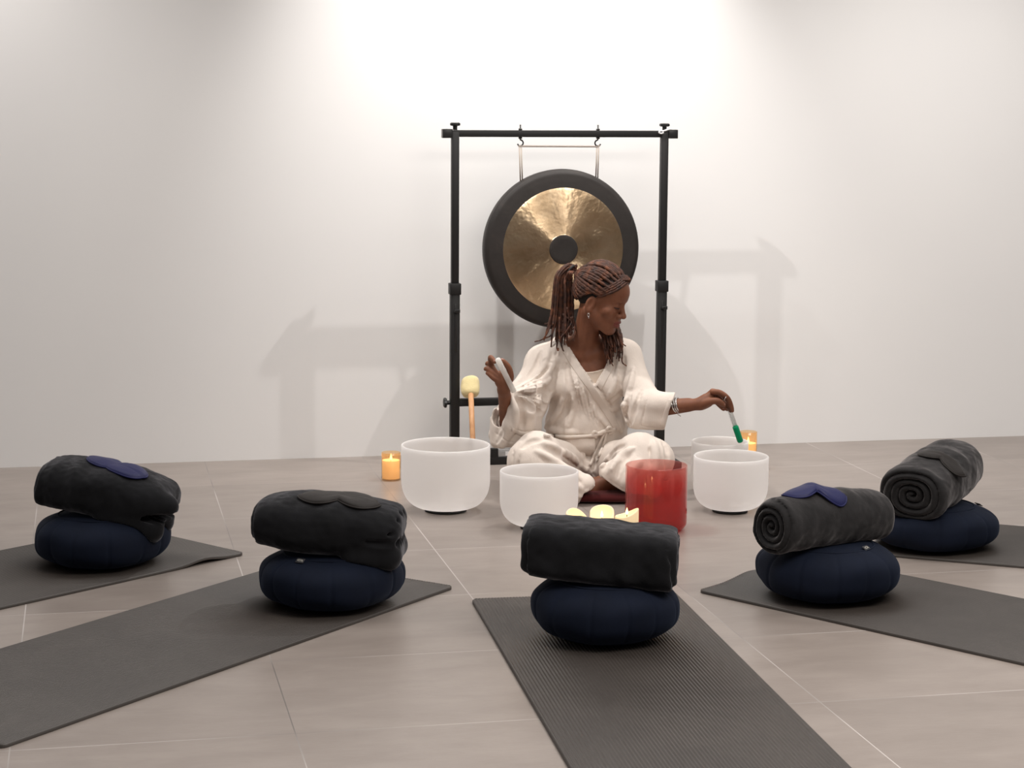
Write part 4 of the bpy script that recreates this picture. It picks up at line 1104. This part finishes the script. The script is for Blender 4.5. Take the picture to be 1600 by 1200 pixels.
# stitched bands along the crossed front edges and the cuffs
def ribbon(G_, pa, pb, th=.0026, off=.0015, n=8):
    a = catmull(pa, n); b = catmull(pb, n); rows = []
    for t in (0, .12, .5, .88, 1):
        P, ok = G_.hit(a * (1 - t) + b * t, 7.15, 7.9); rows.append((P, ok))
    ok = np.all([o_ for _, o_ in rows], 0); R_ = np.stack([P[ok] for P, _ in rows], 1)      # along, across, 3
    for _ in range(2): R_[1:-1] = (R_[:-2] + 2 * R_[1:-1] + R_[2:]) / 4
    m_, c_n = R_.shape[:2]
    dirs = CAM - R_.reshape(-1, 3); dirs /= np.linalg.norm(dirs, axis=1)[:, None]; dirs = dirs.reshape(R_.shape)
    hgt = np.array([0, 1, 1, 1, 0])[None, :, None] * th
    top_ = R_ + dirs * (off + hgt); bot_ = R_ - dirs * .004
    V = np.concatenate([top_.reshape(-1, 3), bot_.reshape(-1, 3)]); N = m_ * c_n; Fc = []
    for s0 in (0, N):
        for i in range(m_ - 1):
            for j in range(c_n - 1): Fc.append((s0 + i * c_n + j, s0 + (i + 1) * c_n + j, s0 + (i + 1) * c_n + j + 1, s0 + i * c_n + j + 1))
    rim = [(i, 0) for i in range(m_)] + [(m_ - 1, j) for j in range(1, c_n)] + [(i, c_n - 1) for i in range(m_ - 2, -1, -1)] + [(0, j) for j in range(c_n - 2, 0, -1)]
    L_ = [i * c_n + j for i, j in rim]
    for a_, b_ in zip(L_, L_[1:] + L_[:1]): Fc.append((a_, b_, N + b_, N + a_))
    return V, Fc
outer = [(875.0, 521), (891.5, 550), (911.5, 580), (930, 605), (948, 633), (962, 656), (969, 671)]
inner = [(868, 526), (883, 557), (902, 586), (921, 612), (939, 640), (953, 661), (960, 675)]
MB().add(*ribbon(K, outer, inner)).build('collar_band', m_linen, top)
MB().add(*ribbon(K, [(957.5, 549), (949, 571), (938, 591), (932, 602)], [(966, 554), (957.5, 576), (946, 598), (939, 611)])).build('collar_band', m_linen, top)
MB().add(*ribbon(K, [(1052, 625), (1045.5, 641), (1037.5, 667)], [(1045, 623), (1038.5, 640), (1031, 666)])).build('cuff_band', m_linen, top)
MB().add(*ribbon(K, [(800.5, 668), (818, 675), (836, 675)], [(799, 674), (817, 682), (834, 681)])).build('cuff_band', m_linen, top)
# waist tie: knot and hanging ends
q = MB()
def surf(px, off=.004):
    P, ok = K.hit(px, 7.2, 7.85); P2, ok2 = T.hit(px, 7.09, 7.85); out = []
    for a, oa, b, ob in zip(P, ok, P2, ok2):
        out.append((a if (oa and (not ob or a[1] < b[1])) else b) + np.array([0, -off, off * .4]))
    return np.array(out)
S_ = surf(catmull([(850, 681), (890, 683), (925, 681), (945, 674), (962, 671)], 6)); q.add(*tube(S_, .0075, 8))
for pts in ([(945, 675), (938, 690), (930, 708), (922, 728)], [(948, 675), (944, 692), (938, 708), (932, 722)], [(932, 684), (926, 680), (929, 675), (938, 679), (946, 673), (952, 668), (958, 674), (950, 678)]):
    S_ = surf(catmull(pts, 6), .005); q.add(*tube(S_, .0058, 8))
q.build('waist_tie', m_linen, person)
# camisole under the wrap
Cm = Grid((.12, 7.3, .25), (.55, 7.75, .60), .0034)
Cm.ell(chest, (.141, .094, .153), k=0); Cm.ell(A(917, 660, 7.63), (.128, .098, .12), k=.06)
camip = screen_poly([(880, 500), (912, 580), (918, 581.5), (932, 580), (948, 574), (990, 500)])
Cm.op(lambda X, Y, Z: camip(X, Y, Z) + 0, (.1, 7.2, .3), (.6, 7.8, .7), .002, 's')
Cm.op(lambda X, Y, Z: Z - A(918, 577, 7.53)[2] + 0 * X + 0 * Y, (0, 7, .2), (1, 8, .8), 0, 'i')
Cm.draw([(912, 583), (922, 582.5), (935, 580), (946, 576)], .0028, .002, 7.3, 7.75, 'u', taper=False)
Cm.mesh('camisole', m_cami, person, 1)

# ---- hair: roots, locs drawn back to a tie, pony tail, loose locs on the far side
rs = np.random.RandomState(4)
Hg = Grid(HC - .16, HC + .16, .003)
Hg.ell(hp(0, -.012, .038), np.array((.0775, .0985, .0965)), HR, .0); Hg.ell(hp(0, .042, .044), np.array((.066, .064, .063)), HR, .02)
nf = HR @ np.array([0, .80, -.60]); pf = hp(0, .034, .042)
Hg.op(lambda X, Y, Z: (X - pf[0]) * nf[0] + (Y - pf[1]) * nf[1] + (Z - pf[2]) * nf[2], HC - .2, HC + .2, .006, 'i')
nb = HR @ np.array([0, .25, -.97]); pb_ = hp(0, -.06, -.045)
Hg.op(lambda X, Y, Z: (X - pb_[0]) * nb[0] + (Y - pb_[1]) * nb[1] + (Z - pb_[2]) * nb[2], HC - .2, HC + .2, .006, 'i')
hair, _, _ = Hg.mesh('hair', m_scalp, person, 1)
Yt0 = HC[1]
for _ in range(30):
    tie = hloc(A(892, 423, Yt0)[None, :])[0]; Yt0 += (tie[0] + .006) * (-1 if HR[1, 0] > 0 else 1) * .7      # where the locs are gathered
ctr = np.array([0, -.010, .036]); rad3 = np.array([.0795, .100, .0985])
def on_scalp(d, lift=0):
    d = d / np.linalg.norm(d); r = 1 / np.linalg.norm(d / (rad3 + lift)); p = ctr + d * r
    d2 = (p - np.array([0, .042, .044])) / (np.array((.068, .066, .065)) + lift)
    if np.linalg.norm(d2) < 1:
        lo, hi = r, r + .05
        for _ in range(20):
            mid = (lo + hi) / 2; dd = (ctr + d * mid - np.array([0, .042, .044])) / (np.array((.068, .066, .065)) + lift)
            if np.linalg.norm(dd) < 1: lo = mid
            else: hi = mid
        p = ctr + d * hi
    return p
def bumpy(P, r, seed):
    n = len(P); t = np.arange(n); return r * (1 + .16 * np.sin(t * 1.9 + seed) + .10 * np.sin(t * 3.1 + 2 * seed))
q = MB(); dt = (tie - ctr) / np.linalg.norm(tie - ctr)
starts = []
for s_ in (-1, 1):
    line = [(0, .088, .102), (s_ * .030, .078, .092), (s_ * .052, .060, .070), (s_ * .066, .040, .042), (s_ * .074, .020, .024), (s_ * .076, .002, .026), (s_ * .074, -.022, .018), (s_ * .066, -.050, -.010), (s_ * .048, -.078, -.035), (s_ * .02, -.095, -.042)]
    line = catmull(line, 2); starts += [p for p in line]
    # a second row so that the crown is covered as well
    line = [(0, .060, .122), (s_ * .030, .050, .116), (s_ * .055, .030, .090), (s_ * .070, .0, .065)]
    starts += [p for p in catmull(line, 3)]
for i, p0 in enumerate(starts):
    d0 = (np.array(p0) - ctr); d0 /= np.linalg.norm(d0)
    om = math.acos(np.clip(d0 @ dt, -1, 1)); n_ = 26; P = []
    ph_ = rs.uniform(0, 6.28); am = rs.uniform(.0, .05); side = np.cross(d0, dt); side /= np.linalg.norm(side) + 1e-9
    for t in np.linspace(0, 1, n_):
        d_ = (math.sin((1 - t) * om) * d0 + math.sin(t * om) * dt) / math.sin(om) + side * am * math.sin(t * math.pi) * math.sin(ph_ + 3 * t)
        lf = .002 + .0035 * math.sin(math.pi * min(t * 1.2, 1)) + (.012 * max(t - .8, 0) / .2)
        P.append(hp(*on_scalp(d_, lf)))
    q.add(*tube(P, bumpy(P, rs.uniform(.0056, .0070), i), 8))
# locs that frame the brow, sweep over the ear and run back
for k_, dz in enumerate((0, .007, .014, .021)):
    P = [hp(*(on_scalp(np.array(q_) + [0, -.4 * dz, dz] - ctr, .003))) for q_ in catmull([(.012, .090, .100), (-.020, .084, .090), (-.045, .068, .066), (-.062, .048, .042), (-.072, .024, .022), (-.078, -.002, .026), (-.074, -.026, .014), (-.064, -.052, -.006)], 5)]
    q.add(*tube(P, bumpy(P, .0052, k_), 7))
for k_ in range(4):                                       # short twists along the parting
    a_ = k_ * 1.1; P = [hp(.006 - .004 * k_, .088 - .005 * k_, .100 + .003 * k_), hp(-.004, .093 - .005 * k_, .107 + .003 * k_), hp(-.018, .084 - .005 * k_, .104 + .003 * k_), hp(-.030, .072 - .005 * k_, .100 + .003 * k_)]
    P = catmull(P, 4); q.add(*tube(P, bumpy(P, .0045, k_), 7))
o = q.build('locs', m_hair, hair)
# tie and pony tail
Tw = hp(*tie)
tb, tc, ta = frame(HR @ dt)
MB().add(*tube([Tw + .020 * (math.cos(t) * tb + math.sin(t) * tc) for t in np.linspace(0, 2 * math.pi, 28)], .0052, 8)).build('hair_tie', m_lash, hair)
q = MB(); Yt = Tw[1]
for i in range(46):
    u = rs.uniform(0, 1); v_ = rs.uniform(-1, 1)
    xt = 889 + rs.uniform(-4, 5); yt = 421 + rs.uniform(-5, 5)
    xb = 868 + 20 * (u - .5) * 1.6 + rs.uniform(-2, 2); ye = rs.uniform(500, 548) if u < .85 else rs.uniform(520, 540)
    arch = 413 + 14 * u + rs.uniform(-2, 2)
    pts = [(xt + 8, yt - 2, Yt + .01), (xt - 2, arch, Yt + v_ * .014 + .01), (872 + 14 * u - 3, 428 + 12 * u, Yt + v_ * .03), (864 + 20 * u, 455, Yt + v_ * .036), (861 + 23 * u, 485, Yt + v_ * .036), ((861 + 23 * u + xb) / 2, 505, Yt + v_ * .034 - .01), (xb + rs.uniform(-4, 4), ye, Yt + v_ * .036 - .02)]
    P = catmull([A(*p) for p in pts], 5); m_ = len(P)
    r_ = bumpy(P, rs.uniform(.0040, .0054), i) * np.interp(np.linspace(0, 1, m_), [0, .85, 1], [1, 1, .45])
    q.add(*tube(P, r_, 7))
for i in range(18):                                       # locs lying close behind the head
    u = i / 17; P = catmull([A(896, 425, Yt), A(887 + 6 * u, 425 + 3 * u, Yt + .03 * math.sin(i)), A(881 + 12 * u, 440, Yt + .012 * math.cos(2 * i)), A(880 + 15 * u, 462, Yt + .015 * math.cos(i)), A(877 + 18 * u, 488, Yt - .01), A(874 + 20 * u, 508, Yt - .018 + .01 * math.sin(i)), A(873 + 21 * u + 2 * math.sin(3 * i), 520 + 5 * math.cos(2 * i), Yt - .035)], 5)
    q.add(*tube(P, bumpy(P, .0054, i), 7))
for pts in ([(862, 500), (856, 518), (848, 530), (835, 534)], [(866, 500), (862, 522), (853, 528), (845, 531)], [(874, 495), (874, 525), (879, 545), (881, 549)], [(880, 490), (885, 512), (876, 528), (874, 534)], [(884, 495), (893, 503), (886, 516), (880, 524)],
            [(894, 495), (898, 510), (897, 524), (896, 533)], [(892, 495), (895, 512), (899, 520), (895, 531)], [(886, 480), (889, 500), (884, 515)]):
    P = catmull([A(x, y, Yt - .03 - .02 * (y > 515)) for x, y in pts], 6); q.add(*tube(P, bumpy(P, .0042, pts[0][0]) * np.linspace(1, .5, len(P)), 7))
q.build('pony_tail', m_hair, hair)
q = MB()
for i in range(38):
    u = rs.uniform(0, 1); d_ = rs.uniform(-.02, .02)
    x0 = 930 + 36 * u; x1 = 946 + 27 * u + rs.uniform(-3, 3); ye = 540 + rs.uniform(0, 32) * (1.0 if u < .8 else 1)
    P = catmull([hp(.070, -.045 + .060 * u, .02), hp(.079, -.035 + .065 * u, -.030), A(x0, 507, 7.575 + d_), A((x0 + x1) / 2 + 2, 525, 7.545 + d_ * .5), A(x1, ye, 7.50)], 6)
    q.add(*tube(P, bumpy(P, rs.uniform(.0042, .0052), i) * np.interp(np.linspace(0, 1, len(P)), [0, .8, 1], [1, 1, .5]), 7))
for pts in ([(948, 515), (950, 540), (950, 556), (958, 572)], [(962, 515), (970, 530), (972, 536), (978, 541)], [(964, 515), (972, 545), (972, 565), (979, 572)], [(955, 515), (965, 545), (963, 561)]):
    P = catmull([A(x, y, 7.535 - .0008 * (y - 515)) for x, y in pts], 6); q.add(*tube(P, bumpy(P, .0042, 1) * np.linspace(1, .5, len(P)), 7))
q.build('loose_locs', m_hair, hair)
# brows and lashes
for s_ in (-1, 1):
    P = catmull([hp(s_ * .012, .0965, .0165), hp(s_ * .028, .0925, .0220), hp(s_ * .044, .0785, .0175)], 5)
    MB().add(*tube(P, np.linspace(.0026, .0012, len(P)), 6)).build('eyebrow', m_lash, person)
    P = catmull([hp(s_ * .0165, .0915, -.0065), hp(s_ * .030, .0945, -.0080), hp(s_ * .045, .0815, -.0060)], 5)
    MB().add(*tube(P, np.linspace(.0014, .0018, len(P)), 6)).build('eyelashes', m_lash, person)
# jewellery
er = hp(-.078, .002, -.054)
q = MB(); q.add(*tube([er + np.array([.0035 * math.cos(t), -.003, .006 * math.sin(t) - .008]) for t in np.linspace(0, 2 * math.pi, 20)], .0011, 8)); q.add(*tube([er + [0, -.004, -.013], er + [.001, -.004, -.021]], .0017, 8)); q.build('earring', m_steel, person)
for x_, y_, t_, rr_ in ((1054, 632.5, .0030, .029), (1057.5, 633, .0024, .0285), (1060.5, 632.5, .0034, .0275)):
    c_ = A(x_, y_, 7.392); b1_, b2_, _ = frame(dirL + np.array([0, 0, .12]))
    MB().add(*tube([c_ + rr_ * (math.cos(t) * b1_ + math.sin(t) * b2_) for t in np.linspace(0, 2 * math.pi, 40)], t_, 8)).build('bracelet', m_steel, person)
q = MB(); c_ = A(1058, 645, 7.375); q.add(*tube([c_ + np.array([.004 * math.sin(i * 1.7) + .002 * i, 0, -.0035 * i + .004]) for i in range(6)], .0016, 6)); q.build('bracelet_charm', m_steel, person)
c_ = A(1132.5, 621.5, 7.338); b1_, b2_, _ = frame(A(1138, 625, 7.338) - c_)
MB().add(*tube([c_ + .0108 * (math.cos(t) * b1_ + math.sin(t) * b2_) for t in np.linspace(0, 2 * math.pi, 24)], .0018, 8)).build('finger_ring', m_steel, person)

# ---- things she holds and sits on
p0, p1 = A(777, 560, 7.262), A(803, 612, 7.300)
wd = empty('singing_bowl_wand', p0); tag(wd, 'frosted white quartz wand held up in the left-hand fist', 'wand'); wd['label'] = 'frosted white quartz wand held upright in the raised hand'
a_ = (p1 - p0) / np.linalg.norm(p1 - p0); Lw = np.linalg.norm(p1 - p0)
b1_, b2_, _ = frame(a_)
def rodlathe(prof, p, a_): 
    V, Fc = lathe(prof, 32); b1_, b2_, _ = frame(a_); return V[:, :1] * b1_ + V[:, 1:2] * b2_ + V[:, 2:] * a_ + p, Fc
MB().add(*rodlathe([(1e-5, .0), (.006, .0), (.0098, .003), (.0104, .008), (.0104, Lw - .002), (.0098, Lw), (.0078, Lw), (.0074, Lw - .003), (.0074, Lw - .03), (1e-5, Lw - .03)], p0 * 0, a_)).build('wand_tube', m_wand, wd)
p0, p1 = A(1138.5, 636, 7.352), A(1157, 690, 7.395)
gw = empty('clear_mallet', p0); tag(gw, 'clear glass wand with a green suede end, dipped into the rear bowl', 'wand')
a_ = (p1 - p0) / np.linalg.norm(p1 - p0); Lw = np.linalg.norm(p1 - p0)
MB().add(*rodlathe([(1e-5, 0), (.0080, 0), (.0094, .002), (.0096, .004), (.0096, Lw * .60), (.0070, Lw * .60), (.0070, .004), (1e-5, .003)], p0 * 0, a_)).build('glass_handle', m_clear, gw)
MB().add(*rodlathe([(1e-5, Lw * .56), (.0100, Lw * .56), (.0112, Lw * .565), (.0116, Lw * .6), (.0116, Lw * .97), (.0100, Lw), (1e-5, Lw)], p0 * 0, a_)).build('suede_tip', m_green, gw)
ck = empty('floor_cushion', (A(925, 770, 7.5)[0], 7.50, 0)); tag(ck, 'flat dark red floor cushion under the seated person', 'cushion')
n = 96; th = np.arange(n) * 2 * math.pi / n; V = []
for r_, z_ in ((1e-4, .004), (.9, .004), (.97, .008), (1, .018), (.985, .030), (.93, .037), (.5, .040), (1e-4, .040)):
    e = 5.; rr_ = 1 / (np.abs(np.cos(th)) ** e + np.abs(np.sin(th)) ** e) ** (1 / e)
    V.append(np.stack([.235 * r_ * rr_ * np.cos(th), .30 * r_ * rr_ * np.sin(th), np.full(n, z_)], 1))
V = np.concatenate(V); m_ = 8
MB().add(V, [(i * n + j, i * n + (j + 1) % n, (i + 1) * n + (j + 1) % n, (i + 1) * n + j) for i in range(m_ - 1) for j in range(n)]).build('cushion_pad', m_redmat, ck)

# things of a kind belong together
for cat, grp in (('yoga mat', 'yoga mats fanned out on the floor'), ('cushion', 'round cushions on the mats'), ('blanket', 'blankets stacked on the cushions'), ('eye mask', 'eye masks lying on the blankets'), ('singing bowl', 'singing bowls round the person')):
    for o in COL.objects:
        if o.parent is None and o.get('category') == cat and o.name != 'floor_cushion': o['group'] = grp
